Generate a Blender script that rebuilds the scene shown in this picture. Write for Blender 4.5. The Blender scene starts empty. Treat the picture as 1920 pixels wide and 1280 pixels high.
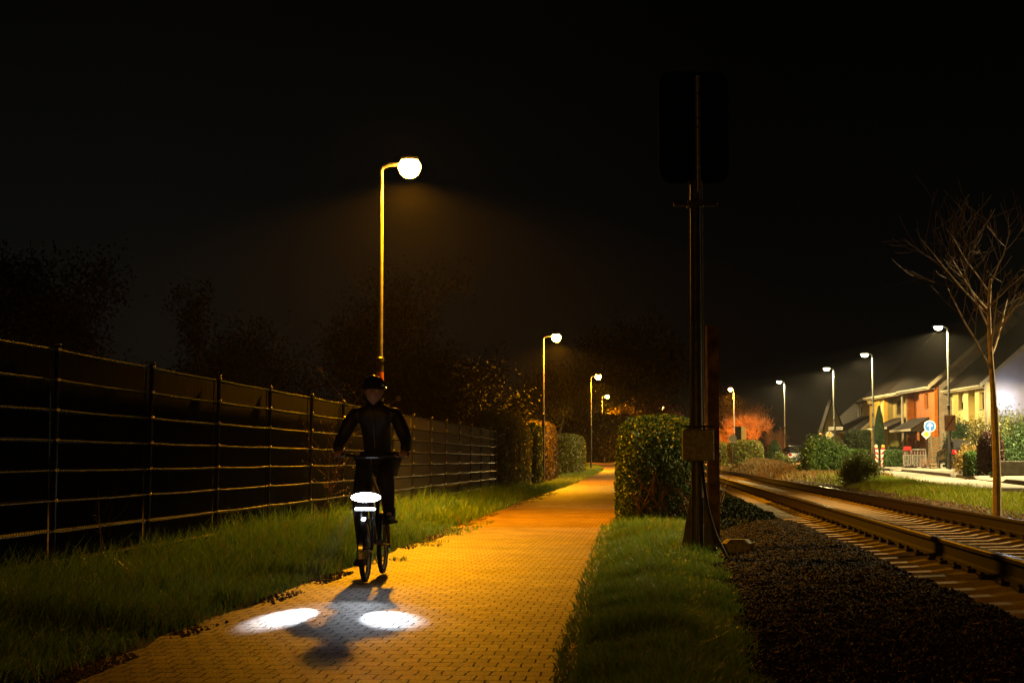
import bpy, math, random
import numpy as np
from mathutils import Vector, Matrix
random.seed(7); RNG = np.random.default_rng(7)
R = math.radians; pi = math.pi
scn = bpy.context.scene; COL = scn.collection
TAN = 0.0788; ALPHA = math.atan(TAN)
F = 3300.0
def PX(px, Y): return (px - 960) * Y / F
def PZ(py, Y): return 1 + (858 - py) * Y / F
def W(u, y, z=0.0): return Vector((u + TAN * y, y, z))

# ------------------------------------------------------------------ materials
def newmat(name):
    m = bpy.data.materials.new(name); m.use_nodes = True
    nt = m.node_tree; b = nt.nodes['Principled BSDF']
    return m, nt, b
def pmat(name, c1, c2=None, scale=8.0, rough=0.7, bump=0.0, bscale=None, metal=0.0, spec=0.5, detail=4.0, coat=0.0):
    m, nt, b = newmat(name)
    b.inputs['Roughness'].default_value = rough; b.inputs['Metallic'].default_value = metal
    b.inputs['Specular IOR Level'].default_value = spec
    if coat: b.inputs['Coat Weight'].default_value = coat
    tc = nt.nodes.new('ShaderNodeTexCoord')
    c2 = c2 or tuple(v * 0.75 for v in c1)
    n = nt.nodes.new('ShaderNodeTexNoise'); n.inputs['Scale'].default_value = scale; n.inputs['Detail'].default_value = detail
    nt.links.new(tc.outputs['Object'], n.inputs['Vector'])
    r = nt.nodes.new('ShaderNodeValToRGB'); r.color_ramp.elements[0].position = 0.35; r.color_ramp.elements[1].position = 0.65
    r.color_ramp.elements[0].color = (*c2, 1); r.color_ramp.elements[1].color = (*c1, 1)
    nt.links.new(n.outputs['Fac'], r.inputs['Fac']); nt.links.new(r.outputs['Color'], b.inputs['Base Color'])
    if bump:
        n2 = nt.nodes.new('ShaderNodeTexNoise'); n2.inputs['Scale'].default_value = bscale or scale * 4; n2.inputs['Detail'].default_value = 5
        nt.links.new(tc.outputs['Object'], n2.inputs['Vector'])
        bp = nt.nodes.new('ShaderNodeBump'); bp.inputs['Strength'].default_value = bump; bp.inputs['Distance'].default_value = 0.02
        nt.links.new(n2.outputs['Fac'], bp.inputs['Height']); nt.links.new(bp.outputs['Normal'], b.inputs['Normal'])
    return m
def leafmat(name, c1, c2, rough=0.5, spec=0.4, transl=0.25, c3=None, f3=0.0):
    m, nt, b = newmat(name)
    g = nt.nodes.new('ShaderNodeNewGeometry')
    r = nt.nodes.new('ShaderNodeValToRGB'); e = r.color_ramp.elements
    e[0].color = (*c1, 1); e[1].color = (*c2, 1)
    if c3:
        e[1].position = 1 - f3 - 0.02; k = e.new(1 - f3); k.color = (*c3, 1)
    nt.links.new(g.outputs['Random Per Island'], r.inputs['Fac'])
    nt.links.new(r.outputs['Color'], b.inputs['Base Color'])
    b.inputs['Roughness'].default_value = rough; b.inputs['Specular IOR Level'].default_value = spec
    if transl:
        t = nt.nodes.new('ShaderNodeBsdfTranslucent'); nt.links.new(r.outputs['Color'], t.inputs['Color'])
        mx = nt.nodes.new('ShaderNodeMixShader'); mx.inputs[0].default_value = transl
        out = nt.nodes['Material Output']
        nt.links.new(b.outputs[0], mx.inputs[1]); nt.links.new(t.outputs[0], mx.inputs[2]); nt.links.new(mx.outputs[0], out.inputs['Surface'])
    return m
def emat(name, col, strength):
    m, nt, b = newmat(name)
    b.inputs['Base Color'].default_value = (col[0] * .6, col[1] * .6, col[2] * .6, 1)
    b.inputs['Emission Color'].default_value = (*col, 1); b.inputs['Emission Strength'].default_value = strength
    return m
def glassmat(name, col=(0.02, 0.02, 0.022), rough=0.06):
    return pmat(name, col, tuple(v * .7 for v in col), 3, rough, spec=0.8)
def brickmat(name, c1, c2, mortar, bw=0.25, rh=0.075, axis='YZ', bump=0.5, rough=0.8):
    m, nt, b = newmat(name)
    tc = nt.nodes.new('ShaderNodeTexCoord'); sx = nt.nodes.new('ShaderNodeSeparateXYZ'); cx = nt.nodes.new('ShaderNodeCombineXYZ')
    nt.links.new(tc.outputs['Object'], sx.inputs[0])
    ad = nt.nodes.new('ShaderNodeMath'); ad.operation = 'ADD'
    nt.links.new(sx.outputs['X'], ad.inputs[0]); nt.links.new(sx.outputs['Y'], ad.inputs[1])
    nt.links.new(ad.outputs[0], cx.inputs['X']); nt.links.new(sx.outputs['Z'], cx.inputs['Y'])
    br = nt.nodes.new('ShaderNodeTexBrick'); br.inputs['Scale'].default_value = 1
    br.inputs['Brick Width'].default_value = bw; br.inputs['Row Height'].default_value = rh; br.inputs['Mortar Size'].default_value = 0.008
    br.inputs['Color1'].default_value = (*c1, 1); br.inputs['Color2'].default_value = (*c2, 1); br.inputs['Mortar'].default_value = (*mortar, 1)
    nt.links.new(cx.outputs[0], br.inputs['Vector']); nt.links.new(br.outputs['Color'], b.inputs['Base Color'])
    bp = nt.nodes.new('ShaderNodeBump'); bp.inputs['Strength'].default_value = bump; bp.inputs['Distance'].default_value = 0.01; bp.invert = True
    nt.links.new(br.outputs['Fac'], bp.inputs['Height']); nt.links.new(bp.outputs['Normal'], b.inputs['Normal'])
    b.inputs['Roughness'].default_value = rough; b.inputs['Specular IOR Level'].default_value = .15
    return m

M = {}
M['grass'] = leafmat('grass', (0.08, 0.18, 0.03), (0.2, 0.4, 0.06), 0.42, 0.5, 0.42, (0.28, 0.22, 0.08), 0.06)
M['grass_bright'] = leafmat('grass_bright', (0.16, 0.25, 0.014), (0.27, 0.37, 0.022), 0.5, 0.4, 0.35, (0.3, 0.24, 0.06), 0.08)
M['grass_dry'] = leafmat('grass_dry', (0.17, 0.08, 0.025), (0.26, 0.15, 0.04), 0.6, 0.3, 0.2, (0.08, 0.13, 0.02), 0.2)
M['hedge'] = leafmat('hedge_leaf', (0.02, 0.05, 0.008), (0.055, 0.11, 0.018), 0.5, 0.3, 0.06)
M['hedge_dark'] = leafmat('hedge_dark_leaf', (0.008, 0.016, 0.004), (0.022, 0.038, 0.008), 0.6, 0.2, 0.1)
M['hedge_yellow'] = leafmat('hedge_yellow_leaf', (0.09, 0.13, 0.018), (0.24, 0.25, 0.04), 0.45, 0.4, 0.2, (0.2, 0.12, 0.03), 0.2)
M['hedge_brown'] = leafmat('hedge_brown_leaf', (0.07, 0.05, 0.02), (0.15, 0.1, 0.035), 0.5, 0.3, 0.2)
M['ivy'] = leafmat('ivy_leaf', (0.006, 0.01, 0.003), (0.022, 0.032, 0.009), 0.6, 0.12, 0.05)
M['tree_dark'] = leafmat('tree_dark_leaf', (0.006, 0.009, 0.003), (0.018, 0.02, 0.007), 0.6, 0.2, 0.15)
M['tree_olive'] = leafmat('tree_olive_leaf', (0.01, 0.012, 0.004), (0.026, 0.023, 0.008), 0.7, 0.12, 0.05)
M['leaf_gold'] = leafmat('gold_leaf', (0.16, 0.12, 0.03), (0.3, 0.2, 0.05), 0.5, 0.3, 0.3)
M['leaf_red'] = leafmat('red_leaf', (0.14, 0.045, 0.02), (0.26, 0.1, 0.03), 0.5, 0.3, 0.3)
M['shrub'] = leafmat('shrub_leaf', (0.03, 0.07, 0.015), (0.09, 0.17, 0.03), 0.4, 0.45, 0.2)
M['shrub_pale'] = leafmat('shrub_pale_leaf', (0.08, 0.14, 0.03), (0.26, 0.28, 0.07), 0.45, 0.4, 0.42)
M['redbush'] = leafmat('dark_red_leaf', (0.025, 0.01, 0.008), (0.06, 0.02, 0.014), 0.5, 0.3, 0.1)
M['conifer'] = leafmat('conifer_leaf', (0.015, 0.04, 0.015), (0.05, 0.1, 0.03), 0.5, 0.3, 0.1)
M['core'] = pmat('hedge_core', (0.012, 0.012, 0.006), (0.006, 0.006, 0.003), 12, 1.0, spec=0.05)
M['bark'] = pmat('bark', (0.1, 0.075, 0.05), (0.045, 0.035, 0.025), 20, 0.85, 0.6)
M['bark_pale'] = pmat('pale_bark', (0.24, 0.17, 0.1), (0.12, 0.085, 0.055), 16, 0.75, 0.5)
M['bark_sapling'] = pmat('sapling_bark', (0.4, 0.3, 0.18), (0.24, 0.17, 0.1), 16, 0.7, 0.5)
M['twig'] = pmat('twig', (0.14, 0.09, 0.05), (0.07, 0.045, 0.03), 30, 0.8)
M['twig_red'] = pmat('twig_red', (0.34, 0.17, 0.07), (0.2, 0.09, 0.04), 10, 0.8)
M['petal'] = pmat('petal', (0.5, 0.4, 0.36), (0.38, 0.24, 0.2), 40, 0.6)
M['fence'] = pmat('fence_steel', (0.025, 0.025, 0.023), (0.016, 0.016, 0.015), 15, 0.33, metal=0.55, spec=0.6)
M['rail_wire'] = pmat('fence_wire', (0.5, 0.47, 0.4), (0.32, 0.3, 0.25), 9, 0.27, metal=0.95, spec=0.6)
M['panel_shaded'] = pmat('shaded_privacy_panel', (0.004, 0.0038, 0.003), (0.003, 0.0028, 0.0022), 3, 0.9, spec=0.1)  # same panels in the near bays; shade is put into this near-black colour
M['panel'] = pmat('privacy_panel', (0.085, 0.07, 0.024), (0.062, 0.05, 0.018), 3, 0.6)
M['pole'] = pmat('lamp_pole', (0.3, 0.29, 0.27), (0.2, 0.19, 0.18), 12, 0.4, metal=0.5)
M['pole_dark'] = pmat('lamp_pole_dark', (0.05, 0.05, 0.05), (0.03, 0.03, 0.03), 12, 0.45, metal=0.3)
M['pole_white'] = pmat('lamp_pole_galvanised', (0.2, 0.22, 0.2), (0.15, 0.165, 0.15), 9, 0.42, metal=0.5)
M['sodium'] = emat('sodium_bowl', (1, 0.42, 0.03), 260)
M['sodium_deep'] = emat('sodium_deep_bowl', (1, 0.45, 0.12), 45)
M['white_lamp'] = emat('white_bowl', (1, 0.88, 0.5), 30)
M['wall_lamp'] = emat('wall_lamp_globe', (0.92, 0.95, 1), 45)
M['band_red'] = pmat('band_red', (0.5, 0.12, 0.03), None, 20, 0.6)
M['band_yellow'] = pmat('band_yellow', (0.75, 0.5, 0.05), None, 20, 0.6)
M['mast'] = pmat('mast_paint', (0.11, 0.105, 0.075), (0.06, 0.056, 0.04), 14, 0.42, 0.15, metal=0.3)
M['board'] = pmat('signal_board', (0.004, 0.004, 0.004), None, 5, 0.9, spec=0.1)
M['steel'] = pmat('galvanised', (0.45, 0.43, 0.38), (0.3, 0.28, 0.25), 25, 0.38, metal=0.8)
M['boxpaint'] = pmat('box_paint', (0.36, 0.34, 0.2), (0.17, 0.15, 0.08), 30, 0.6, 0.25, 60)
M['rust'] = pmat('rusty_steel', (0.5, 0.27, 0.13), (0.14, 0.055, 0.025), 6, 0.85, 0.7, 30)
M['concrete'] = pmat('concrete', (0.3, 0.28, 0.24), (0.2, 0.185, 0.16), 12, 0.85, 0.35)
M['concrete_dark'] = pmat('concrete_dark', (0.13, 0.115, 0.08), (0.07, 0.062, 0.045), 9, 0.85, 0.4)
M['sleeper'] = pmat('sleeper_concrete', (0.4, 0.33, 0.22), (0.26, 0.21, 0.14), 7, 0.8, 0.4, 40)
M['rail'] = pmat('rail_rust', (0.012, 0.0055, 0.003), (0.007, 0.0035, 0.0024), 12, 0.85, 0.2, spec=0.15)
M['railhead'] = pmat('rail_polished', (0.4, 0.37, 0.33), (0.2, 0.17, 0.14), 6, 0.25, metal=1.0)
M['stone'] = leafmat('ballast_stone', (0.03, 0.024, 0.018), (0.13, 0.1, 0.07), 0.85, 0.3, 0.0)
M['chip'] = leafmat('bark_chip', (0.002, 0.0012, 0.0007), (0.014, 0.007, 0.0033), 0.75, 0.2, 0.0, (0.11, 0.05, 0.022), 0.03)
M['straw'] = leafmat('dry_straw', (0.12, 0.08, 0.04), (0.4, 0.3, 0.16), 0.6, 0.4, 0.1)
M['soil'] = pmat('soil', (0.02, 0.012, 0.007), (0.009, 0.006, 0.004), 14, 0.95, 0.8, 40, spec=0.2)
M['cable'] = pmat('cable_rubber', (0.015, 0.015, 0.014), None, 5, 0.35, spec=0.6)
M['cloth_black'] = pmat('black_jacket', (0.022, 0.022, 0.024), (0.013, 0.013, 0.014), 14, 0.5, 0.35, 18)
M['cloth_navy'] = pmat('dark_trousers', (0.02, 0.022, 0.028), (0.012, 0.013, 0.016), 30, 0.8, 0.2)
M['skin'] = pmat('skin', (0.42, 0.25, 0.18), (0.38, 0.21, 0.15), 20, 0.55)
M['helmet'] = pmat('helmet', (0.03, 0.03, 0.032), (0.02, 0.02, 0.02), 10, 0.25, coat=0.5)
M['bikepaint'] = pmat('bike_paint', (0.02, 0.021, 0.024), None, 5, 0.25, coat=0.4)
M['rubber'] = pmat('rubber', (0.013, 0.013, 0.013), None, 20, 0.75)
M['chrome'] = pmat('chrome', (0.7, 0.7, 0.7), (0.6, 0.6, 0.6), 5, 0.12, metal=1)
M['bikelight'] = emat('bike_light', (0.9, 0.95, 1), 40)
M['ledstrip'] = emat('bike_led', (0.85, 0.92, 1), 8)
M['white_plastic'] = pmat('white_plastic', (0.42, 0.4, 0.36), (0.34, 0.32, 0.28), 8, 0.5)
M['asphalt'] = pmat('asphalt', (0.24, 0.215, 0.15), (0.18, 0.16, 0.11), 1.2, 0.75, 0.35, 60)
M['paving'] = pmat('pavement', (0.2, 0.175, 0.13), (0.14, 0.12, 0.09), 2.5, 0.8, 0.3, 40)
M['kerb'] = pmat('kerb_stone', (0.1, 0.095, 0.085), (0.06, 0.057, 0.05), 5, 0.85, 0.3)
M['brick'] = brickmat('orange_brick', (0.4, 0.11, 0.006), (0.29, 0.072, 0.004), (0.2, 0.085, 0.02))
M['render_yellow'] = pmat('yellow_render', (0.36, 0.22, 0.022), (0.3, 0.18, 0.018), 2, 0.85, 0.15, 60)
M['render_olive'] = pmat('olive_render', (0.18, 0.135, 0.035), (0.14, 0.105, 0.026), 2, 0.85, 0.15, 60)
M['render_cream'] = pmat('cream_render', (0.5, 0.41, 0.14), (0.44, 0.35, 0.12), 2, 0.85, 0.15, 60)
M['render_grey'] = pmat('grey_render', (0.25, 0.2, 0.15), (0.16, 0.13, 0.1), 3, 0.9, 0.3, 20)
M['render_lavender'] = pmat('pale_gable_render', (0.3, 0.29, 0.34), (0.26, 0.25, 0.3), 1.5, 0.85, 0.15, 60)
M['roof'] = brickmat('roof_tile', (0.014, 0.009, 0.006), (0.01, 0.0065, 0.0045), (0.005, 0.003, 0.0025), 0.3, 0.2, bump=0.8, rough=.95)
M['fascia'] = pmat('white_fascia', (0.34, 0.3, 0.2), (0.28, 0.25, 0.17), 4, 0.6)
M['frame_brown'] = pmat('window_frame', (0.1, 0.06, 0.035), None, 12, 0.6)
M['frame_white'] = pmat('window_frame_white', (0.6, 0.58, 0.5), None, 12, 0.5)
M['glass'] = glassmat('window_glass')
M['blind'] = pmat('window_blind', (0.45, 0.38, 0.24), (0.38, 0.32, 0.2), 4, 0.7)
M['door'] = pmat('door_wood', (0.12, 0.055, 0.025), (0.08, 0.035, 0.018), 6, 0.5)
M['wood'] = pmat('weathered_wood', (0.19, 0.14, 0.075), (0.11, 0.08, 0.042), 6, 0.8, 0.4)
M['sign_white'] = pmat('sign_white', (0.8, 0.8, 0.76), (0.76, 0.76, 0.72), 6, 0.35)
M['sign_blue'] = pmat('sign_blue', (0.01, 0.13, 0.5), (0.01, 0.12, 0.46), 6, 0.35)
M['sign_yellow'] = pmat('sign_yellow', (0.85, 0.6, 0.02), (0.8, 0.55, 0.02), 6, 0.35)
M['town_sign_shaded'] = pmat('sign_shaded', (0.3, 0.14, 0.06), (0.26, 0.12, 0.05), 5, 0.6)  # yellow town sign; its dimmed look is put into this brown
M['sign_red'] = pmat('sign_red', (0.55, 0.02, 0.015), (0.5, 0.02, 0.015), 5, 0.4)
M['sign_darkred'] = pmat('sign_dark_red', (0.1, 0.012, 0.008), None, 5, 0.5)
M['sign_black'] = pmat('sign_black', (0.02, 0.02, 0.02), None, 5, 0.5)
M['amber'] = emat('amber_lens', (1, 0.32, 0.02), 0.9)
M['amber_pale'] = emat('amber_lens_bright', (1, 0.62, 0.22), 1.6)
M['bin_green'] = pmat('green_bin', (0.12, 0.42, 0.05), (0.1, 0.36, 0.04), 5, 0.5)
M['carblack'] = pmat('car_black', (0.012, 0.012, 0.014), None, 4, 0.2, coat=0.8)
M['carblue'] = pmat('car_dark_blue', (0.02, 0.03, 0.05), None, 4, 0.2, coat=0.8)
M['taillight'] = pmat('taillight_red', (0.3, 0.008, 0.02), (0.22, 0.005, 0.012), 12, 0.2, coat=0.5)
M['plate'] = pmat('plate_white', (0.2, 0.2, 0.19), None, 8, 0.5)
M['ground'] = pmat('ground_soil', (0.045, 0.05, 0.02), (0.03, 0.026, 0.014), 1.5, 0.95, 0.6, 20, spec=0.2)
M['ballastbed'] = pmat('ballast_bed', (0.085, 0.065, 0.045), (0.03, 0.023, 0.016), 22, 0.95, 0.9, 30, spec=0.2)

# block-paved path
def pathmat():
    m, nt, b = newmat('block_paving')
    N = nt.nodes.new; L = nt.links.new
    tc = N('ShaderNodeTexCoord'); mp = N('ShaderNodeMapping'); mp.inputs['Rotation'].default_value = (0, 0, ALPHA)
    L(tc.outputs['Object'], mp.inputs['Vector'])
    # warp a little so the joints are not ruler straight
    wn = N('ShaderNodeTexNoise'); wn.inputs['Scale'].default_value = 9; L(mp.outputs[0], wn.inputs['Vector'])
    wm = N('ShaderNodeVectorMath'); wm.operation = 'SCALE'; wm.inputs['Scale'].default_value = 0.03
    ws = N('ShaderNodeVectorMath'); ws.operation = 'SUBTRACT'; ws.inputs[1].default_value = (.5, .5, .5)
    L(wn.outputs['Color'], ws.inputs[0]); L(ws.outputs[0], wm.inputs[0])
    wa = N('ShaderNodeVectorMath'); L(mp.outputs[0], wa.inputs[0]); L(wm.outputs[0], wa.inputs[1])
    br = N('ShaderNodeTexBrick'); br.inputs['Scale'].default_value = 1; br.inputs['Brick Width'].default_value = 0.115
    br.inputs['Row Height'].default_value = 0.17; br.inputs['Mortar Size'].default_value = 0.005; br.inputs['Mortar Smooth'].default_value = 0.3
    br.inputs['Color1'].default_value = (0.37, 0.25, 0.115, 1); br.inputs['Color2'].default_value = (0.235, 0.155, 0.068, 1); br.inputs['Mortar'].default_value = (0.15, 0.1, 0.055, 1)
    L(wa.outputs[0], br.inputs['Vector'])
    gr = N('ShaderNodeTexNoise'); gr.inputs['Scale'].default_value = 62; gr.inputs['Detail'].default_value = 4; L(mp.outputs[0], gr.inputs['Vector'])
    big = N('ShaderNodeTexNoise'); big.inputs['Scale'].default_value = 1.3; big.inputs['Detail'].default_value = 5; L(mp.outputs[0], big.inputs['Vector'])
    def ramp(src, p0, c0, p1, c1):
        r = N('ShaderNodeValToRGB'); e = r.color_ramp.elements; e[0].position = p0; e[1].position = p1; e[0].color = (*c0, 1); e[1].color = (*c1, 1); L(src, r.inputs[0]); return r
    r1 = ramp(gr.outputs['Fac'], .3, (.3, .28, .26), .68, (1.35, 1.32, 1.3)); r2 = ramp(big.outputs['Fac'], .3, (.58, .52, .48), .7, (1.12, 1.12, 1.12))
    def mul(a, c):
        x = N('ShaderNodeMix'); x.data_type = 'RGBA'; x.blend_type = 'MULTIPLY'; x.inputs[0].default_value = 1; L(a, x.inputs[6]); L(c, x.inputs[7]); return x.outputs[2]
    col = mul(mul(br.outputs['Color'], r1.outputs[0]), r2.outputs[0])
    # open holes where the joints have lost their sand
    hn = N('ShaderNodeTexNoise'); hn.inputs['Scale'].default_value = 13; hn.inputs['Detail'].default_value = 1; L(mp.outputs[0], hn.inputs['Vector'])
    hr = ramp(hn.outputs['Fac'], .53, (.0, .0, .0), .62, (.85, .85, .85))
    b2 = N('ShaderNodeTexBrick'); b2.inputs['Scale'].default_value = 1; b2.inputs['Brick Width'].default_value = 400; b2.inputs['Row Height'].default_value = 0.17; b2.inputs['Mortar Size'].default_value = 0.014; b2.inputs['Mortar Smooth'].default_value = .4
    L(wa.outputs[0], b2.inputs['Vector'])
    hm = N('ShaderNodeMath'); hm.operation = 'MULTIPLY'; L(b2.outputs['Fac'], hm.inputs[0]); L(hr.outputs[0], hm.inputs[1])
    mx = N('ShaderNodeMix'); mx.data_type = 'RGBA'; L(hm.outputs[0], mx.inputs[0]); L(col, mx.inputs[6]); mx.inputs[7].default_value = (0.02, 0.014, 0.008, 1)
    L(mx.outputs[2], b.inputs['Base Color'])
    # height: joints down, grain up
    h1 = N('ShaderNodeMath'); h1.operation = 'MULTIPLY'; h1.inputs[1].default_value = -0.12; L(br.outputs['Fac'], h1.inputs[0])
    h2 = N('ShaderNodeMath'); h2.operation = 'MULTIPLY_ADD'; h2.inputs[1].default_value = 0.55; L(gr.outputs['Fac'], h2.inputs[0]); L(h1.outputs[0], h2.inputs[2])
    bp = N('ShaderNodeBump'); bp.inputs['Strength'].default_value = 1.0; bp.inputs['Distance'].default_value = 0.016
    L(h2.outputs[0], bp.inputs['Height']); L(bp.outputs['Normal'], b.inputs['Normal'])
    b.inputs['Roughness'].default_value = 0.55
    sm = N('ShaderNodeMapRange'); sm.inputs[3].default_value = .5; sm.inputs[4].default_value = .0; L(br.outputs['Fac'], sm.inputs[0]); L(sm.outputs[0], b.inputs['Specular IOR Level'])
    return m
M['path'] = pathmat()

# ------------------------------------------------------------------ mesh helpers
class MB:
    def __init__(s): s.v = []; s.f = []; s.m = []; s.mi = 0
    def add(s, vs, fs):
        o = len(s.v); s.v += [tuple(p) for p in vs]
        for f in fs: s.f.append(tuple(i + o for i in f)); s.m.append(s.mi)
        return s
    def box(s, c, d, rot=None, bev=0.0):
        hx, hy, hz = d[0] / 2, d[1] / 2, d[2] / 2
        if bev > 0:
            b = min(bev, hx * .9, hy * .9, hz * .9); vs = []; fs = []
            ring = lambda x, y: [(-x + b, -y), (x - b, -y), (x, -y + b), (x, y - b), (x - b, y), (-x + b, y), (-x, y - b), (-x, -y + b)]
            for z, k in ((-hz, b), (-hz + b, 0), (hz - b, 0), (hz, b)):
                vs += [(p[0], p[1], z) for p in ring(hx - k, hy - k)]
            for i in range(3):
                for j in range(8): fs.append((i * 8 + j, i * 8 + (j + 1) % 8, i * 8 + 8 + (j + 1) % 8, i * 8 + 8 + j))
            fs += [tuple(range(7, -1, -1)), tuple(range(24, 32))]
        else:
            vs = [(x, y, z) for z in (-hz, hz) for x, y in ((-hx, -hy), (hx, -hy), (hx, hy), (-hx, hy))]
            fs = [(3, 2, 1, 0), (4, 5, 6, 7), (0, 1, 5, 4), (1, 2, 6, 5), (2, 3, 7, 6), (3, 0, 4, 7)]
        q = rot if rot is not None else Matrix.Identity(3)
        return s.add([q @ Vector(p) + Vector(c) for p in vs], fs)
    def tube(s, pts, rad, n=8, cap=True):
        pts = [Vector(p) for p in pts]; k = len(pts)
        if not hasattr(rad, '__len__'): rad = [rad] * k
        vs = []; fs = []; prev = None
        for i, p in enumerate(pts):
            t = (pts[min(i + 1, k - 1)] - pts[max(i - 1, 0)])
            t = t.normalized() if t.length > 1e-9 else Vector((0, 0, 1))
            if prev is None: a = t.orthogonal().normalized()
            else:
                a = prev - t * prev.dot(t); a = a.normalized() if a.length > 1e-6 else t.orthogonal().normalized()
            prev = a; b = t.cross(a)
            for j in range(n):
                g = 2 * pi * j / n; vs.append(p + (a * math.cos(g) + b * math.sin(g)) * rad[i])
        for i in range(k - 1):
            for j in range(n): fs.append((i * n + j, i * n + (j + 1) % n, (i + 1) * n + (j + 1) % n, (i + 1) * n + j))
        if cap: fs += [tuple(range(n - 1, -1, -1)), tuple(range((k - 1) * n, k * n))]
        return s.add(vs, fs)
    def lathe(s, prof, c=(0, 0, 0), n=16, rot=None, sx=1, sy=1):
        vs = []; fs = []; k = len(prof); q = rot if rot is not None else Matrix.Identity(3)
        for r, z in prof:
            for j in range(n):
                g = 2 * pi * j / n; vs.append(q @ Vector((r * math.cos(g) * sx, r * math.sin(g) * sy, z)) + Vector(c))
        for i in range(k - 1):
            for j in range(n): fs.append((i * n + j, i * n + (j + 1) % n, (i + 1) * n + (j + 1) % n, (i + 1) * n + j))
        fs += [tuple(range(n - 1, -1, -1)), tuple(range((k - 1) * n, k * n))]
        return s.add(vs, fs)
    def ball(s, c, r, n=12, k=8):
        if not hasattr(r, '__len__'): r = (r, r, r)
        prof = [(max(math.sin(pi * i / k), 0.01), -math.cos(pi * i / k)) for i in range(k + 1)]
        return s.lathe([(a * r[0], b * r[2]) for a, b in prof], c, n, None, 1, r[1] / r[0])
    def prism(s, poly, vec, org=(0, 0, 0), ex=(1, 0, 0), ey=(0, 0, 1)):
        ex, ey, vec, org = Vector(ex), Vector(ey), Vector(vec), Vector(org); n = len(poly)
        vs = [org + ex * a + ey * b for a, b in poly]; vs += [v + vec for v in vs]
        fs = [tuple(range(n)), tuple(range(2 * n - 1, n - 1, -1))] + [(i, i + n, (i + 1) % n + n, (i + 1) % n) for i in range(n)]
        return s.add(vs, fs)
    def torus(s, c, R_, r, axis=(1, 0, 0), n=36, m=8, a0=0, a1=2 * pi):
        ax = Vector(axis).normalized(); a = ax.orthogonal().normalized(); b = ax.cross(a)
        full = abs(a1 - a0 - 2 * pi) < 1e-6
        pts = [Vector(c) + (a * math.cos(a0 + (a1 - a0) * i / n) + b * math.sin(a0 + (a1 - a0) * i / n)) * R_ for i in range(n + 1)]
        return s.tube(pts, r, m, cap=not full)
    def build(s, name, mat, parent=None, smooth=False, loc=None, rz=0.0):
        me = bpy.data.meshes.new(name); me.from_pydata(s.v, [], s.f)
        mats = mat if isinstance(mat, (list, tuple)) else [mat]
        for k in mats: me.materials.append(k)
        if len(mats) > 1: me.polygons.foreach_set('material_index', s.m)
        if smooth:
            me.polygons.foreach_set('use_smooth', [True] * len(me.polygons))
            try: me.set_sharp_from_angle(angle=R(40))
            except Exception: pass
        me.update(); import bmesh
        bm = bmesh.new(); bm.from_mesh(me); bmesh.ops.recalc_face_normals(bm, faces=bm.faces); bm.to_mesh(me); bm.free()
        return link(name, me, parent, loc, rz)
def link(name, me, parent=None, loc=None, rz=0.0):
    o = bpy.data.objects.new(name, me); COL.objects.link(o)
    if parent is not None: o.parent = parent
    if loc is not None: o.location = loc
    if rz: o.rotation_euler.z = rz
    return o
def npmesh(name, V, quads=None, tris=None, mat=None, parent=None, loc=None):
    me = bpy.data.meshes.new(name); V = np.asarray(V, np.float32).reshape(-1, 3)
    idx = []; tot = []
    if quads is not None and len(quads): idx.append(np.asarray(quads).ravel()); tot.append(np.full(len(quads), 4))
    if tris is not None and len(tris): idx.append(np.asarray(tris).ravel()); tot.append(np.full(len(tris), 3))
    idx = np.concatenate(idx).astype(np.int32); tot = np.concatenate(tot).astype(np.int32)
    st = np.concatenate([[0], np.cumsum(tot)[:-1]]).astype(np.int32)
    me.vertices.add(len(V)); me.vertices.foreach_set('co', V.ravel())
    me.loops.add(len(idx)); me.loops.foreach_set('vertex_index', idx)
    me.polygons.add(len(tot)); me.polygons.foreach_set('loop_start', st); me.polygons.foreach_set('loop_total', tot)
    me.update(calc_edges=True); me.validate()
    if mat: me.materials.append(mat)
    return link(name, me, parent, loc)
def thing(name, label, cat, loc=(0, 0, 0), rz=0.0, group=None):
    o = bpy.data.objects.new(name, None); COL.objects.link(o); o.location = loc; o.rotation_euler.z = rz
    o.empty_display_size = 0.2
    return tag(o, label, cat, group)
def tag(o, label, cat, group=None, kind=None):
    o['label'] = label; o['category'] = cat
    if group: o['group'] = group
    if kind: o['kind'] = kind
    return o
def struct(o, label=None, cat=None):
    o['kind'] = 'structure'
    if label: o['label'] = label; o['category'] = cat
    return o

# ------------------------------------------------------------------ terrain
def sst(a, b, x):
    t = np.clip((np.asarray(x, float) - a) / (b - a), 0, 1); return t * t * (3 - 2 * t)
RY = [-20, 60, 70, 111, 162, 230, 600]; RZ = [0, 0, 0.03, 0.33, 0.8, 1.2, 1.6]
def rise(y): return np.interp(y, RY, RZ)
def zt(y): return 0.25 + 0.0015 * (np.asarray(y, float) - 25)          # level right of the track
UP = [-80, -5.2, -4.5, -3.4, -2.82, -0.1, 0.4, 1.2, 1.8, 2.0, 4.5, 4.75]
ZP = [-0.05, -0.1, -0.1, -0.06, -0.006, -0.006, 0.0, 0.03, 0.02, 0.015, 0.015, 0.13]
def G(x, y):
    x = np.asarray(x, float); y = np.asarray(y, float); u = x - TAN * y
    left = np.interp(u, UP, ZP); k = sst(4.7, 5.5, u)
    z = left * (1 - k) + zt(y) * k
    z = z + rise(y) * (1 - sst(-0.3, 1.2, u))
    z = z + 0.42 * np.exp(-((u - 6.0) / 1.0) ** 2 - ((y - 96) / 18) ** 2) * sst(4.6, 5.4, u) * (1 - sst(7.2, 8.2, u))
    return z
def Gp(x, y): return float(G(x, y))
us = np.unique(np.concatenate([np.linspace(-80, -6, 20), np.linspace(-6, 8, 85), [-2.75, -.5], np.linspace(8, 12, 12), np.linspace(12, 120, 24)]))
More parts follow.
